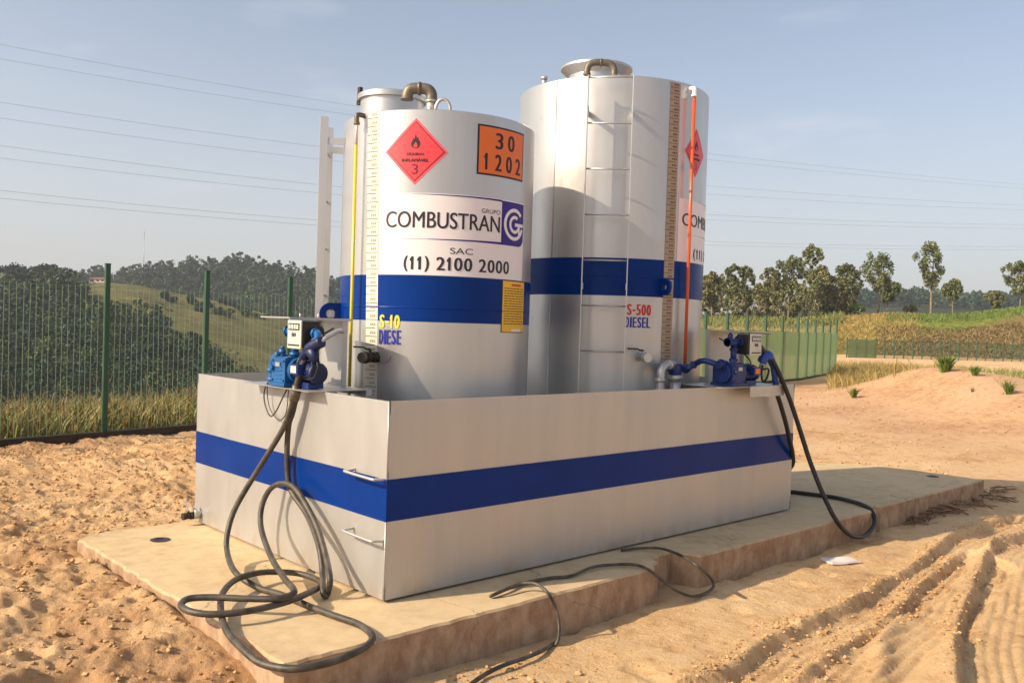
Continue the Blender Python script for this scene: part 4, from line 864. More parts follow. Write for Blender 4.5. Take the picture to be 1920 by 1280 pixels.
cable('ground_cable', 'black cable half buried in the sand at the bottom edge of the slab', [(1040, 1205, 'z', -.235), (1010, 1222, 'z', -.215), (980, 1234, 'z', -.21), (945, 1246, 'z', -.205), (910, 1263, 'z', -.205), (880, 1284, 'z', -.205), (850, 1310, 'z', -.21)], .011)

# ------------------------------------------------------------------ distance: hills, valley, bank
def hor(x): return 577+x*61/1920
def cols(xq, xp, yp): return np.interp(xq, xp, yp)
def sheet_px(name, pxs, Ds, zf, m, colf=None):
    PXg, DG = np.meshgrid(np.array(pxs, float), np.array(Ds, float)); n = PXg.size; V = np.zeros((n, 3)); p = PXg.ravel(); d = DG.ravel()
    lat = (p-960)/F*d; V[:, 0] = CP[0]+fw[0]*d+r1[0]*lat; V[:, 1] = CP[1]+fw[1]*d+r1[1]*lat; V[:, 2] = zf(p, d, V[:, 0], V[:, 1])
    a, b = len(pxs), len(Ds); I = np.arange(n).reshape(b, a)
    Q = np.stack([I[:-1, :-1].ravel(), I[:-1, 1:].ravel(), I[1:, 1:].ravel(), I[1:, :-1].ravel()], 1)
    o = npmesh(name, V, Q, m, smooth=True); o['kind'] = 'structure'
    if colf is not None:
        ca = o.data.color_attributes.new('zone', 'FLOAT_COLOR', 'POINT'); c = colf(p, d, V); ca.data.foreach_set('color', np.concatenate([c, np.ones((n, 1))], 1).astype(np.float32).ravel())
    return o
def zone_mat(name, sc=0.6):
    m = bpy.data.materials.new(name); m.use_nodes = True; t = m.node_tree; b = t.nodes['Principled BSDF']; b.inputs['Roughness'].default_value = 0.95; b.inputs['Specular IOR Level'].default_value = 0.05
    at = t.nodes.new('ShaderNodeAttribute'); at.attribute_name = 'zone'; g = t.nodes.new('ShaderNodeNewGeometry')
    n = t.nodes.new('ShaderNodeTexNoise'); n.inputs['Scale'].default_value = sc; n.inputs['Detail'].default_value = 8; n.inputs['Roughness'].default_value = 0.7; t.links.new(g.outputs['Position'], n.inputs['Vector'])
    mr = t.nodes.new('ShaderNodeMapRange'); mr.inputs[1].default_value = 0.32; mr.inputs[2].default_value = 0.68; mr.inputs[3].default_value = 0.55; mr.inputs[4].default_value = 1.3; t.links.new(n.outputs['Fac'], mr.inputs[0])
    h = t.nodes.new('ShaderNodeHueSaturation'); t.links.new(at.outputs['Color'], h.inputs['Color']); t.links.new(mr.outputs[0], h.inputs['Value']); t.links.new(h.outputs[0], b.inputs['Base Color'])
    bn = t.nodes.new('ShaderNodeBump'); bn.inputs['Strength'].default_value = 0.8; bn.inputs['Distance'].default_value = 0.4; t.links.new(n.outputs['Fac'], bn.inputs['Height']); t.links.new(bn.outputs[0], b.inputs['Normal']); return m
def mixc(a, b, t): return np.asarray(a)[None]*(1-t[:, None])+np.asarray(b)[None]*t[:, None]
R1 = 230.0
S1X = [-900, -300, 0, 130, 200, 260, 328, 394, 480, 640, 800, 1000, 1300]; S1Y = [520, 528, 536, 534, 530, 536, 550, 563, 584, 628, 650, 660, 665]
def z1(p, d, X, Y):
    zr = CP[2]+(hor(p)-cols(p, S1X, S1Y))/F*R1; t = np.clip((d-62)/(R1-62), 0, 1.0)
    z = -20+(zr+20)*t**0.72+fbm(X*0.02, Y*0.02, 81, 3)*2.2*np.sin(np.pi*np.clip(t, 0, 1)); return z-np.clip(d-R1, 0, 999)*0.14-np.clip(62-d, 0, 99)*0.02
def fieldmask(p, d, X, Y):
    t = (d-62)/(R1-62); lim = np.interp(p, [-200, 100, 140, 330, 480, 640], [2, 2, .62, .52, .40, .30]); return sstep(-0.04, 0.04, t-lim+0.08*fbm(X*0.03, Y*0.03, 91, 3))
def c1(p, d, V):
    f = fieldmask(p, d, V[:, 0], V[:, 1]); return mixc((0.040, 0.048, 0.022), (0.150, 0.135, 0.050), f)*(.72+.56*vnoise(V[:, 0]*.16, V[:, 1]*.16, 18))[:, None]
sheet_px('hill', np.arange(-900, 1300, 12), list(np.arange(30, 240, 4))+[260, 300, 340], z1, zone_mat('hill_cover', 0.35), c1)
R2 = 400.0
S2X = [-900, 0, 160, 260, 300, 350, 400, 450, 500, 560, 600, 640, 800, 960, 1100, 1300]; S2Y = [590, 560, 532, 522, 518, 512, 507, 505, 512, 530, 535, 548, 575, 600, 610, 615]
def z2(p, d, X, Y):
    zr = CP[2]+(hor(p)-cols(p, S2X, S2Y))/F*R2; t = np.clip((d-230)/(R2-230), 0, 1); return -22+(zr+22)*t-np.clip(d-R2, 0, 999)*0.2
sheet_px('hill', np.arange(-900, 1300, 25), list(np.arange(230, 420, 10))+[450, 520], z2, zone_mat('wooded_hill_cover', 0.08), lambda p, d, V: mixc((0.035, 0.045, 0.022), (0.06, 0.065, 0.03), vnoise(V[:, 0]*.05, V[:, 1]*.05, 4)))
R3 = 480.0
S3X = [1200, 1500, 1560, 1650, 1720, 1800, 1900, 2100, 2600]; S3Y = [600, 580, 572, 566, 566, 570, 574, 570, 570]
def z3(p, d, X, Y):
    zr = CP[2]+(hor(p)-cols(p, S3X, S3Y))/F*R3; t = np.clip((d-200)/(R3-200), 0, 1); return 0+(zr)*t-np.clip(d-R3, 0, 999)*0.2
sheet_px('hill', np.arange(1200, 2600, 30), list(np.arange(200, 490, 20))+[520, 600], z3, zone_mat('far_wood_cover', 0.08), lambda p, d, V: mixc((0.035, 0.045, 0.022), (0.06, 0.065, 0.03), vnoise(V[:, 0]*.05, V[:, 1]*.05, 5)))
# grass bank on the right
BX = [1150, 1300, 1420, 1488, 1532, 1580, 1659, 1723, 1770, 1818, 1920, 2100, 2600]; BY = [606, 604, 606, 610, 603, 596, 590, 590, 592, 589, 576, 566, 560]
RB_ = 90.0
def zb(p, d, X, Y):
    zt = CP[2]+(hor(p)-cols(p, BX, BY))/F*RB_; d0 = np.interp(p, [1150, 1480, 1585, 1700], [60, 62, 74, 76]); t = sstep(0, 1, np.clip((d-d0)/(RB_-d0), 0, 1)**0.9)
    return -0.45+(zt+0.45)*t+0.25*fbm(X*.25, Y*.25, 33, 4)*t*(1-0.6*(t > .97))-np.clip(d-RB_-25, 0, 999)*0.02
def cb(p, d, V):
    d0 = np.interp(p, [1150, 1480, 1585, 1700], [60, 62, 74, 76]); t = np.clip((d-d0)/(RB_-d0), 0, 1)+0.12*fbm(V[:, 0]*.3, V[:, 1]*.3, 35, 3)
    gold = (0.36, 0.275, 0.075); green = (0.20, 0.235, 0.05); brown = (0.21, 0.155, 0.065)
    c = mixc(gold, green, sstep(1640, 1760, p+120*fbm(V[:, 0]*.2, V[:, 1]*.2, 36, 3)))
    lim = np.interp(p, [1600, 1680, 1800, 1920], [.05, .30, .55, .75]); br = sstep(.06, -.06, t-lim)*sstep(1610, 1690, p); return c*(1-br[:, None])+np.asarray(brown)[None]*br[:, None]
sheet_px('embankment', np.arange(1150, 2600, 8), list(np.arange(56, 96, 1.2))+[100, 108, 118, 135, 160, 200], zb, zone_mat('bank_cover', 1.6), cb)

# ------------------------------------------------------------------ foliage
def leafquads(C, size, jit, r):
    """one randomly turned leaf-clump quad at each centre"""
    n = len(C); a = r.normal(size=(n, 3)); a /= np.linalg.norm(a, axis=1, keepdims=True); b = np.cross(a, r.normal(size=(n, 3))); b /= np.linalg.norm(b, axis=1, keepdims=True)
    s = (size*r.uniform(1-jit, 1+jit, n))[:, None]; a = a*s; b = b*s*r.uniform(.45, .8, (n, 1))
    return np.stack([C-a, C+b*.9, C+a*1.1, C-b*1.1], 1).reshape(-1, 3)
def quads(n): return np.arange(n*4, dtype=np.int32).reshape(-1, 4)
def ball(n, r): v = r.normal(size=(n, 3)); v /= np.linalg.norm(v, axis=1, keepdims=True); return v*(r.random((n, 1))**(1/2.2))
TONES = [(.028, .058, .024), (.020, .045, .024), (.034, .060, .028), (.058, .085, .026), (.016, .036, .024), (.075, .100, .030), (.022, .048, .028), (.026, .055, .034), (.018, .040, .026)]
def wood(name, label, pts, hts, wid, nleaf, lsize, m, seed, conif=0.0):
    r = np.random.default_rng(seed); out = []
    for (x, y, z), h, w_ in zip(pts, hts, wid):
        k = r.integers(3, 6); C = []
        for i in range(k):
            c = np.array([r.normal()*w_*.35, r.normal()*w_*.35, h*(.35+.5*i/(k-1))]); rr_ = w_*(.62-.34*i/(k-1))*r.uniform(.8, 1.2)
            C.append(c+ball(nleaf//k, r)*np.array([rr_, rr_, rr_*.75]))
        C = np.concatenate(C)+np.array([x, y, z]); ls = lsize*min(1.0, max(.45, math.hypot(x-CP[0], y-CP[1])/230)); out.append(leafquads(C, ls, .4, r))
    V = np.concatenate(out); o = npmesh(name, V, quads(len(V)//4), m); n = len(V)//len(out) if len({len(q) for q in out}) == 1 else 0
    tone = np.concatenate([np.tile(np.array(TONES[r.integers(0, len(TONES))])*r.uniform(.75, 1.3), (len(q), 1)) for q in out])
    ca = o.data.color_attributes.new('zone', 'FLOAT_COLOR', 'POINT'); ca.data.foreach_set('color', np.concatenate([tone, np.ones((len(tone), 1))], 1).astype(np.float32).ravel())
    return tag(o, label, 'wood', kind='stuff')
def pxpos(p, d, zf):
    lat = (p-960)/F*d; X = CP[0]+fw[0]*d+r1[0]*lat; Y = CP[1]+fw[1]*d+r1[1]*lat; return np.stack([X, Y, zf(p, d, X, Y)], 1)
r = np.random.default_rng(21)
p = r.uniform(-420, 760, 1900); d = 66+(R1-66)*r.random(1900)**0.75; P3 = pxpos(p, d, z1); fm = fieldmask(p, d, P3[:, 0], P3[:, 1])
keep = (fm < .5) | (r.random(len(p)) < .30*(vnoise(P3[:, 0]*.045, P3[:, 1]*.045, 19) > .52)); P3 = P3[keep]; fm = fm[keep]; n = len(P3)
wood('hillside_wood', 'dense dark green wood covering the hillside across the valley', P3, np.where(fm > .5, r.uniform(.6, 1.8, n), r.uniform(2.5, 6.0, n)), np.where(fm > .5, r.uniform(.7, 1.9, n), r.uniform(2.4, 5.2, n)), 330, 0.36, M['wood_tone'], 22)
p = r.uniform(-100, 760, 1300); d = 250+(R2-245)*r.random(1300)**0.7; P3 = pxpos(p, d, z2); n = len(P3)
wood('ridge_wood', 'dark wood along the highest ridge behind the field', P3, r.uniform(4.5, 9.0, n), r.uniform(2.5, 4.5, n), 110, 0.50, M['wood_tone'], 23)
p = r.uniform(1480, 2300, 700); d = 400+90*r.random(700); P3 = pxpos(p, d, z3); n = len(P3)
wood('far_wood', 'distant blue green wood on the skyline behind the tall trees', P3, r.uniform(4, 9, n), r.uniform(3, 5.5, n), 70, 0.7, M['wood_tone'], 24)

def tree(name, label, cat, base, h, w_, crown0, seed, m, group, nleaf=1500, lean=0.0, open_=0.0, lsize=0.115):
    """trunk and limbs plus a crown of leaf clumps, h metres high and w_ wide"""
    r = np.random.default_rng(seed); t = thing(name, label, cat, tuple(base), 0, group); B = Vector(base); mb = MB()
    top = B+Vector((lean*h, r.normal()*.02*h, h*.93)); tr_ = smooth_path([B-Vector((0, 0, .3)), B.lerp(top, .35)+Vector((r.normal()*.015*h, r.normal()*.015*h, 0)), B.lerp(top, .7)+Vector((r.normal()*.02*h, r.normal()*.02*h, 0)), top], 4)
    N = len(tr_); mb.tube(tr_, [max(.018*h*(1-.85*i/(N-1)), .02) for i in range(N)], 7)
    k = int(16+w_*3.4); cl = []
    for i in range(k):
        f = crown0+(1-crown0)*(i+.5)/k; j = f*(N-1)*.98; a = tr_[int(j)]; az = i*2.4+r.uniform(-.5, .5)
        env = math.sin(math.pi*min(max((f-crown0)/(1.04-crown0), .10), .96))**.7; ll = w_/2*env*r.uniform(.25, 1.12)
        q = a+Vector((math.cos(az)*ll, math.sin(az)*ll, r.uniform(.15, .5)*ll+.02*h)); mb.tube([a, a.lerp(q, .5)+Vector((0, 0, -.04*ll)), q], [.006*h, .004*h, .002*h], 5)
        cl.append((q, w_*r.uniform(.07, .155)))
    cl.append((top+Vector((0, 0, .03*h)), w_*.11))
    obj('trunk', mb, M['bark'], t)
    tot = sum(c[1]**2 for c in cl); C = []
    for q, rr_ in cl:
        n = max(12, int(nleaf*rr_**2/tot)); C.append(np.array(q)+ball(n, r)*np.array([rr_*1.05, rr_*1.05, rr_*1.35]))
    C = np.concatenate(C)-np.array(B); V = leafquads(C, lsize, .45, r); cr = npmesh('crown', V, quads(len(V)//4), m, parent=t); return t
def on_bank(px_, D): q = pxpos(np.array([float(px_)]), np.array([float(D)]), zb)[0]; return q
def bank_tree(px_, ytop, wpx, D, crown0, label, seed, m='foil', group='tall eucalyptus trees on the right', lean=0, nleaf=3000):
    b = on_bank(px_, D); zt = CP[2]+(hor(px_)-ytop)/F*D; tree('eucalyptus_tree', label, 'tree', b, zt-b[2], wpx/F*D, crown0, seed, M[m], group, nleaf, lean)
EU = [(1332, 511, 46, 94, .30, 'bushy eucalyptus just right of the tall tank edge', 1, 'foil2'), (1372, 496, 40, 98, .42, 'eucalyptus with a pointed tip, second from the tall tank', 2, 'foil'), (1397, 500, 42, 101, .40, 'round topped eucalyptus touching its pointed neighbour near the tall tank', 3, 'foil'),
      (1440, 503, 46, 96, .42, 'broad eucalyptus between the round topped one and the higher leaning crown', 4, 'foil2'), (1476, 481, 54, 100, .50, 'high eucalyptus with sky showing under its domed crown', 5, 'foil'), (1518, 457, 44, 97, .52, 'tallest narrow eucalyptus of the close row by the netted fence', 6, 'foil'),
      (1536, 500, 52, 92, .42, 'lower brownish eucalyptus beside the tallest narrow one', 7, 'foil2'), (1578, 498, 56, 96, .45, 'spreading eucalyptus at the right end of the close row', 8, 'foil'), (1642, 477, 66, 98, .40, 'forked wide eucalyptus with gaps in its crown, standing off the row', 9, 'foil'),
      (1660, 526, 44, 104, .45, 'small eucalyptus under the forked wide one', 10, 'foil'), (1743, 456, 62, 95, .45, 'tall lone eucalyptus with bare pale trunk on the grass bank', 11, 'foil'), (1783, 525, 40, 104, .50, 'short eucalyptus right of the tall lone one', 12, 'foil'),
      (1864, 547, 30, 110, .35, 'smallest round tree near the right picture edge', 13, 'foil2'), (1908, 492, 54, 96, .35, 'dark eucalyptus cut by the right picture edge', 14, 'foil')]
for a in EU: bank_tree(*a)
rr = random.Random(8)
for i in range(36):
    bank_tree(1308+i*8.2+rr.uniform(-5, 5), rr.uniform(508, 556), rr.uniform(26, 42), rr.uniform(90, 116), .16, 'slender young eucalyptus filling the close row behind the netted fence', 60+i, 'foil2' if i % 2 else 'foil', 'young eucalyptus trees behind the netted fence', 0, 1100)
bank_tree(1602, 572, 26, 93, .1, 'low round green bush at the foot of the spreading eucalyptus', 41, 'tuft', 'bushes on the grass bank', 0, 600)
bank_tree(1705, 575, 30, 100, .1, 'low green bush left of the tall lone eucalyptus', 42, 'foil2', 'bushes on the grass bank', 0, 600)
# three big trees on the near hill, left
for i, (px_, yt, wpx, D, lb) in enumerate(((12, 520, 60, 190, 'dark round tree at the left picture edge on the hill crest'), (68, 516, 56, 196, 'middle one of three dark trees on the left hill crest'), (112, 528, 50, 180, 'dark tree standing at the field corner left of the fence post'))):
    b = pxpos(np.array([float(px_)]), np.array([float(D)]), z1)[0]; zt = CP[2]+(hor(px_)-yt)/F*D
    tree('hill_tree', lb, 'tree', b, zt-b[2], wpx/F*D, .15, 80+i, M['wood_far'], 'dark trees on the left hill crest', 1300, 0, 0, .5)

# ------------------------------------------------------------------ grass and weeds
def blades(P, h0, h1, w_, r, spread=.35, curl=.5):
    n = len(P); h = r.uniform(h0, h1, n)[:, None]; az = r.uniform(0, 6.283, n); d = np.stack([np.cos(az), np.sin(az), np.zeros(n)], 1); s = np.stack([-np.sin(az), np.cos(az), np.zeros(n)], 1)*w_
    az2 = r.uniform(0, 6.283, n); s = np.stack([np.cos(az2), np.sin(az2), np.zeros(n)], 1)*w_; l = (r.random((n, 1))*spread)*h; u = np.array([0, 0, 1.0])
    m = P+u*h*.55+d*l*.4; t = P+u*h*(1-.25*curl*r.random((n, 1)))+d*l*1.2
    V = np.stack([P-s, P+s, m+s*.8, m-s*.8, m-s*.8, m+s*.8, t+s*.25, t-s*.25], 1).reshape(-1, 3); return V
def grass(name, label, P, h0, h1, w_, m, seed, spread=.35, cat='grass'):
    r = np.random.default_rng(seed); V = blades(P, h0, h1, w_, r, spread); return tag(npmesh(name, V, quads(len(V)//4), m), label, cat, kind='stuff')
r = np.random.default_rng(5)
def along_fence(n, s0, s1, f0, f1): s = r.uniform(s0, s1, n); f = r.uniform(f0, f1, n); x = FO[0]+FD[0]*s-FD[1]*f; y = FO[1]+FD[1]*s+FD[0]*f; return np.stack([x, y, gh(x, y)], 1), s
P, s_ = along_fence(26000, -4.5, 16, .12, 2.6); k = .5+.5*vnoise(s_*1.3, s_*0, 3); grass('tall_dry_grass', 'golden dry grass growing behind the wire fence', P[r.random(len(P)) < k], .10, .50, .0055, M['drygrass'], 6, 1.0)
P, s_ = along_fence(6000, -4.5, 12, .1, 2.2); grass('leafy_weeds', 'greenish weeds mixed in the dry grass behind the wire fence', P, .12, .42, .014, M['weed'], 7, .7)
P, s_ = along_fence(220, -3.5, 9, .2, 1.8); grass('brown_stalks', 'tall brown seed stalks standing out of the dry grass at the left', P, .55, .88, .006, M['scrub'], 15, .3)
def GP(x, y, far=60):
    d = ray(x, y)
    for D in np.arange(3, far, .05):
        q = CP+d*D
        if q[2] <= float(gh(np.array([q[0]]), np.array([q[1]]))[0]): return q
    return CP+d*far
# weeds behind and beside the mound
def scatter_px(n, x0, x1, d0, d1, dens=None):
    p = r.uniform(x0, x1, n); d = r.uniform(d0, d1, n); q = pxpos(p, d, lambda p, d, X, Y: gh(X, Y))
    pr = sstep(d0, d0+9, d)*sstep(x0, x0+25, p)*sstep(x1, x1-60, p)*sstep(.22, .62, vnoise(q[:, 0]*.55, q[:, 1]*.55, 12))*(1 if dens is None else .8); return q[r.random(n) < pr]
grass('dry_weeds', 'straw coloured weeds between the netted fence and the sand mound', scatter_px(24000, 1550, 1830, 20, 46), .10, .50, .009, M['drygrass'], 8, 1.0, 'weeds')
grass('dry_weeds', 'greenish weeds behind the crest of the sand mound', scatter_px(12000, 1570, 1990, 21, 48, .5), .08, .36, .012, M['weed'], 9, 1.1, 'weeds')
def bankpts(n, x0, x1, t0, t1):
    p = r.uniform(x0, x1, n); t = r.uniform(t0, t1, n); d0 = np.interp(p, [1150, 1480, 1585, 1700], [60, 62, 74, 76]); return pxpos(p, d0+(RB_-d0)*t, zb)
grass('bank_grass', 'golden and green grass covering the top of the bank', bankpts(9000, 1300, 1720, .2, 1.2), .10, .35, .03, M['drygrass'], 10, .9)
grass('green_grass', 'fresh green grass on the top of the bank at the right', bankpts(9000, 1660, 2000, .7, 1.3), .08, .28, .03, M['tuft'], 14, .9)
grass('bank_scrub', 'brown scrub on the steep face of the bank behind the far fence', bankpts(6000, 1640, 2000, .02, .6), .06, .26, .05, M['scrub'], 12, 1.6, 'scrub')
grass('undergrowth', 'dry undergrowth at the foot of the eucalyptus row', bankpts(6000, 1290, 1580, .7, 1.5), .2, .9, .04, M['weed'], 13, .7, 'undergrowth')
def tuft(label, px_, py_, wpx, hpx, seed, m, n=170):
    q = GP(px_, py_); D = float((q-CP)@fw); W = wpx/F*D; Hh = hpx/F*D; rg_ = np.random.default_rng(seed); k = n
    a = rg_.uniform(0, 6.283, k); rd = W*.16*rg_.random(k)**.5; P = np.stack([q[0]+rd*np.cos(a), q[1]+rd*np.sin(a), np.zeros(k)], 1); P[:, 2] = gh(P[:, 0], P[:, 1])-.01
    out = blades(P-np.array(q), Hh*.45, Hh, W*.035, rg_, .75, .9); t = npmesh('plant_tuft', out, quads(len(out)//4), M[m]); t.location = tuple(q); tag(t, label, 'plant', 'plants on the sand')
tuft('large fresh green tuft on the crest of the sand mound', 1772, 697, 46, 34, 1, 'tuft', 320); tuft('small green tuft behind the mound right of the large one', 1828, 704, 28, 22, 2, 'tuft')
tuft('upright green plant on the mound flank at the right picture edge', 1891, 740, 26, 32, 3, 'tuft'); tuft('small dry yellowish tuft on the pale slope below the weeds', 1601, 746, 22, 24, 4, 'weed')
tuft('tiny brown sprig on the bare mound', 1823, 735, 10, 12, 5, 'twig', 40)

# ------------------------------------------------------------------ fences
def post(p, z0, z1, w_=.06, cap=True):
    m = MB(); m.box((p[0]-w_/2, p[1]-w_/2, z0), (p[0]+w_/2, p[1]+w_/2, z1)); 
    if cap: m.box((p[0]-w_/2-.004, p[1]-w_/2-.004, z1), (p[0]+w_/2+.004, p[1]+w_/2+.004, z1+.012))
    return m
def fence_point(s): return Vector((FO[0]+FD[0]*s, FO[1]+FD[1]*s, 0))
wf = thing('wire_fence', 'green post and welded wire fence along the valley edge on the left', 'fence', tuple(fence_point(0)))
ns = 11; ss = [1.5*k for k in range(-4, ns)]
gz = lambda p: float(gh(np.array([p.x]), np.array([p.y]))[0])
for s in ss: p = fence_point(s); z = gz(p); obj('post', post(p, z-.3, 2.09), M['green'], wf)
nrm = Vector((-FD[1], FD[0], 0))
for a, b in zip(ss[:-1], ss[1:]):
    m = MB(); n = 19; z0 = -.16; z1_ = 1.80
    for i in range(n):
        p = fence_point(a+(b-a)*(i+.5)/n); jx = [Vector((random.gauss(0, .006), random.gauss(0, .004), random.gauss(0, .008))) for _ in (0, 1, 2)]; m.tube([p+jx[0]+Vector((0, 0, z0)), p+jx[1]+Vector((0, 0, .8)), p+jx[2]+Vector((0, 0, z1_))], .0036, 4, caps=False)
    for z in (z0+.03, .32, .80, 1.28, z1_-.02): p = fence_point(a+.03)-nrm*.006; q = fence_point(b-.03)-nrm*.006; m.tube([p+Vector((0, 0, z)), q+Vector((0, 0, z))], .0026, 4, caps=False)
    obj('wire_panel', m, M['greenwire'], wf)
kb = MB(); kb.bar(fence_point(-7)+Vector((0, 0, -.20)), fence_point(1.5*(ns-1))+Vector((0, 0, -.20)), .14, .14); obj('kerb', kb, M['darkmetal'], wf)
# netted continuation on the right
pts = [fence_point(1.5*k) for k in range(ns-1, 18)]
def dirv(a): v = Vector((math.sin(a)*r1[0]+math.cos(a)*fw[0], math.sin(a)*r1[1]+math.cos(a)*fw[1], 0)); return v.normalized()
for k in range(5): pts.append(pts[-1]+dirv(rad(29.5))*1.55)
nf = thing('netted_fence', 'green fence with shade net running back to a corner on the right', 'fence', tuple(pts[0]))
for i, p in enumerate(pts): obj('post', post(p, -.6, 2.0 if i < len(pts)-1 else 2.1, .07), M['green'], nf)
for a, b in zip(pts[:-1], pts[1:]):
    m = MB(); K = 6; V = []
    for j in (0, 1):
        for i in range(K+1):
            q = a.lerp(b, i/K); bow = .02*math.sin(math.pi*i/K); V.append(q+nrm*(-.045-bow)+Vector((0, 0, (-.20 if j == 0 else 1.50+.015*math.sin(i*1.7)))))
    m.add(V, [(i, i+1, K+2+i, K+1+i) for i in range(K)], 0, True); obj('shade_net', m, M['net'], nf)
    wm = MB(); n = 19
    for i in range(n): q = a.lerp(b, (i+.5)/n); wm.tube([q+Vector((0, 0, -.2)), q+Vector((0, 0, 1.78))], .0034, 4, caps=False)
    obj('wire_panel', wm, M['greenwire'], nf)
kb = MB()
for a, b in zip(pts[:-1], pts[1:]): kb.bar(a+Vector((0, 0, -.22)), b+Vector((0, 0, -.22)), .16, .12)
obj('kerb', kb, M['darkmetal'], nf)
ff = thing('far_fence', 'distant dark green fence at the foot of the brown bank', 'fence', tuple(PD(1750, 640, 70)))
fa = pxpos(np.array([1588., 2150.]), np.array([66., 72.]), lambda p, d, X, Y: gh(X, Y)); A = Vector(fa[0]); Bq = Vector(fa[1]); nf_ = 34
for i in range(nf_+1): p = A.lerp(Bq, i/nf_); obj('post', post(p, p.z-.3, p.z+1.5, .07, False), M['green'], ff)
for i in range(nf_):
    m = MB(); a = A.lerp(Bq, i/nf_); b = A.lerp(Bq, (i+1)/nf_)
    for j in range(11): q = a.lerp(b, (j+.5)/11); m.tube([q+Vector((0, 0, .02)), q+Vector((0, 0, 1.35))], .010, 4, caps=False)
    for z in (.1, .7, 1.32): m.tube([a+Vector((0, 0, z)), b+Vector((0, 0, z))], .010, 4, caps=False)
    obj('wire_panel', m, M['green'], ff)
m = MB(); a = A; b = A.lerp(Bq, 3/nf_); m.add([a+Vector((0, -.1, 0)), b+Vector((0, -.1, 0)), b+Vector((0, -.1, 1.3)), a+Vector((0, -.1, 1.3))], [(0, 1, 2, 3)]); obj('shade_net', m, M['net'], ff)

# ------------------------------------------------------------------ small things
tw = thing('twig_pile', 'heap of dry brown twigs and roots by the far end of the slab', 'twigs', (6.6, -.75, -.2)); rr = random.Random(12); m = MB()
for i in range(150):
    u = rr.random(); c = PZ(1690+190*u+rr.uniform(-12, 12), 978-52*u+rr.uniform(-16, 14)*(1-abs(u-.5)*.6), -.2); z = gh(np.array([c[0]]), np.array([c[1]]))[0]+rr.uniform(.005, .10)*(1-abs(u-.55)); a = rr.uniform(-.9, .9)+(0 if rr.random() < .7 else 1.5); l = rr.uniform(.08, .32)
    d = Vector((math.cos(a), math.sin(a), rr.uniform(-.18, .18)))*l/2; c = Vector((c[0], c[1], z)); k = Vector((rr.uniform(-.03, .03), rr.uniform(-.03, .03), rr.uniform(-.015, .03)))
    m.tube([c-d, c+k, c+d], [rr.uniform(.004, .009), .006, .003], 5)
o = obj('twigs', m, M['twig'], tw); o['kind'] = 'stuff'
pc = PZ(1577, 1050, -.21); m = MB(); w2, l2 = .115, .055; fr = Vector((math.cos(-.55), math.sin(-.55), 0)); sd = Vector((-fr.y, fr.x, 0)); K = 10; V = []; pc = Vector(pc); pc.z = float(gh(np.array([pc.x]), np.array([pc.y]))[0])+.012
for j in (-1, 0, 1):
    for i in range(K+1):
        u = -1+2*i/K; V.append(pc+fr*u*w2*1.05+sd*j*l2*1.5*(1-.15*max(u, 0))+Vector((0, 0, .004*abs(j)+.004*math.sin(u*3)+.006*(j == -1))))
W = len(V); V += [v-Vector((0, 0, .014)) for v in V]; Fq = []
for j in range(2):
    for i in range(K): a = j*(K+1)+i; Fq += [(a, a+1, a+K+2, a+K+1), (W+a+K+1, W+a+K+2, W+a+1, W+a)]
for i in range(K): Fq += [(i+1, i, W+i, W+i+1), (2*(K+1)+i, 2*(K+1)+i+1, W+2*(K+1)+i+1, W+2*(K+1)+i)]
for j in range(2): a = j*(K+1); Fq += [(a, a+K+1, W+a+K+1, W+a), (a+2*K+1, a+K, W+a+K, W+a+2*K+1)]
m.add(V, Fq, 0, False); tag(obj('paper_scrap', m, M['paper']), 'flat white folded scrap lying on the shaded sand beside the slab', 'litter')
# power lines across the sky
LA = PD(0, 600, 110)[:2]; LB = PD(1920, 600, 250)[:2]; ld_ = (LB-LA)/np.linalg.norm(LB-LA); ln = np.array([-ld_[1], ld_[0]])
def wire(ys, k, label):
    co = np.polyfit([0, 600, 1330, 1920], ys, 2); P = []
    for x in np.linspace(-400, 2400, 60):
        d = ray(x, np.polyval(co, x)); nn = np.array([ln[0], ln[1], 0]); t = (LA@ln+k*.9-CP@nn)/(d@nn); P.append(CP+d*t)
    m = MB(); m.tube(P, .019, 5, caps=False); tag(obj('power_line', m, M['wirem']), label, 'power line', 'power lines crossing the sky')
for i, (ys, lb) in enumerate((((85, 185, 292, 345), 'topmost faint power line across the sky'), ((112, 203, 304, 352), 'second highest and faintest power line'), ((193, 272, 352, 384), 'upper wire of the second pair of power lines from the top'), ((222, 297, 366, 393), 'lower wire of the second pair of power lines from the top'),
        ((273, 346, 403, 421), 'upper wire of the third pair of power lines from the top'), ((297, 360, 414, 428), 'lower wire of the third pair of power lines from the top'), ((358, 410, 456, 461), 'upper wire of the lowest pair of power lines'), ((373, 419, 463, 467), 'lowest power line, nearest the hill'))): wire(ys, i % 2, lb)
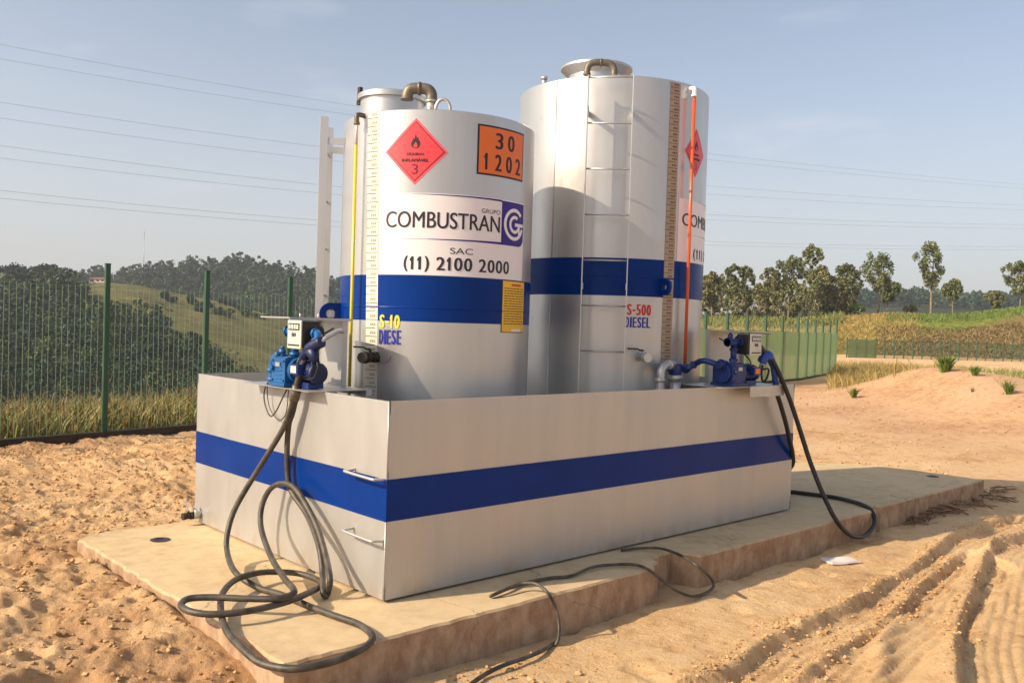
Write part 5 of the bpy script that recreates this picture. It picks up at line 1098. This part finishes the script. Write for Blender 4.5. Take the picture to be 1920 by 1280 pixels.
# radio mast and white house on the ridge
q = pxpos(np.array([266.]), np.array([410.]), z2)[0]; zt = CP[2]+(hor(266)-436)/F*410; mt = thing('radio_mast', 'thin pale lattice radio mast on the left ridge', 'mast', tuple(q)); q = Vector(q)
m = MB()
for a in (0, 2.09, 4.19): o_ = Vector((math.cos(a), math.sin(a), 0))*.28; m.tube([q+o_, Vector((q.x, q.y, zt))+o_*.5], .05, 5)
for i in range(20):
    z = q.z+(zt-q.z)*i/20; 
    for a in (0, 2.09, 4.19): m.tube([Vector((q.x+.26*math.cos(a), q.y+.26*math.sin(a), z)), Vector((q.x+.26*math.cos(a+2.09), q.y+.26*math.sin(a+2.09), z+.9))], .03, 4)
obj('lattice', m, M['steel'], mt); m = MB(); m.tube([Vector((q.x, q.y, zt)), Vector((q.x, q.y, zt+2.0))], .05, 6); obj('aerial', m, M['steel'], mt)
q = Vector(pxpos(np.array([184.]), np.array([232.]), z1)[0]); q.z = CP[2]+(hor(184)-527)/F*232; hs_ = thing('white_house', 'tiny white house with reddish roof on the left skyline', 'house', tuple(q)); rx = Vector(r1)
m = MB(); MX = Matrix(((r1[0], fw[0], 0, q.x), (r1[1], fw[1], 0, q.y), (0, 0, 1, q.z), (0, 0, 0, 1))) @ Matrix.Diagonal((.8, .8, .55, 1))
m.box((-2.6, -1.6, -1.5), (2.6, 1.6, .75), 0, MX); obj('wall', m, M['plaster'], hs_)
m = MB(); V = [MX @ Vector(v) for v in ((-2.9, -1.9, .75), (2.9, -1.9, .75), (2.9, 1.9, .75), (-2.9, 1.9, .75), (-2.9, 0, 1.5), (2.9, 0, 1.5))]; m.add(V, [(0, 1, 5, 4), (2, 3, 4, 5), (0, 4, 3), (1, 2, 5), (3, 2, 1, 0)]); obj('roof', m, M['tile'], hs_)
for x in (-1.5, 0.2, 1.7): m = MB(); m.box((x-.35, -1.64, -.3), (x+.35, -1.602, .4), 0, MX); obj('window', m, M['darkmetal'], hs_)

# ------------------------------------------------------------------ air
hz = MB(); hz.box((-700, -320, -60), (900, 700, 160)); ho = obj('haze', hz, []) ; ho['kind'] = 'stuff'; ho['label'] = 'thin warm haze in the air over the valley'
hm = bpy.data.materials.new('haze_air'); hm.use_nodes = True; t_ = hm.node_tree; t_.nodes.remove(t_.nodes['Principled BSDF']); pv = t_.nodes.new('ShaderNodeVolumePrincipled')
pv.inputs['Color'].default_value = (0.86, 0.90, 0.96, 1); pv.inputs['Density'].default_value = 0.00045; pv.inputs['Anisotropy'].default_value = 0.2
t_.links.new(pv.outputs[0], t_.nodes['Material Output'].inputs['Volume']); ho.data.materials.append(hm)
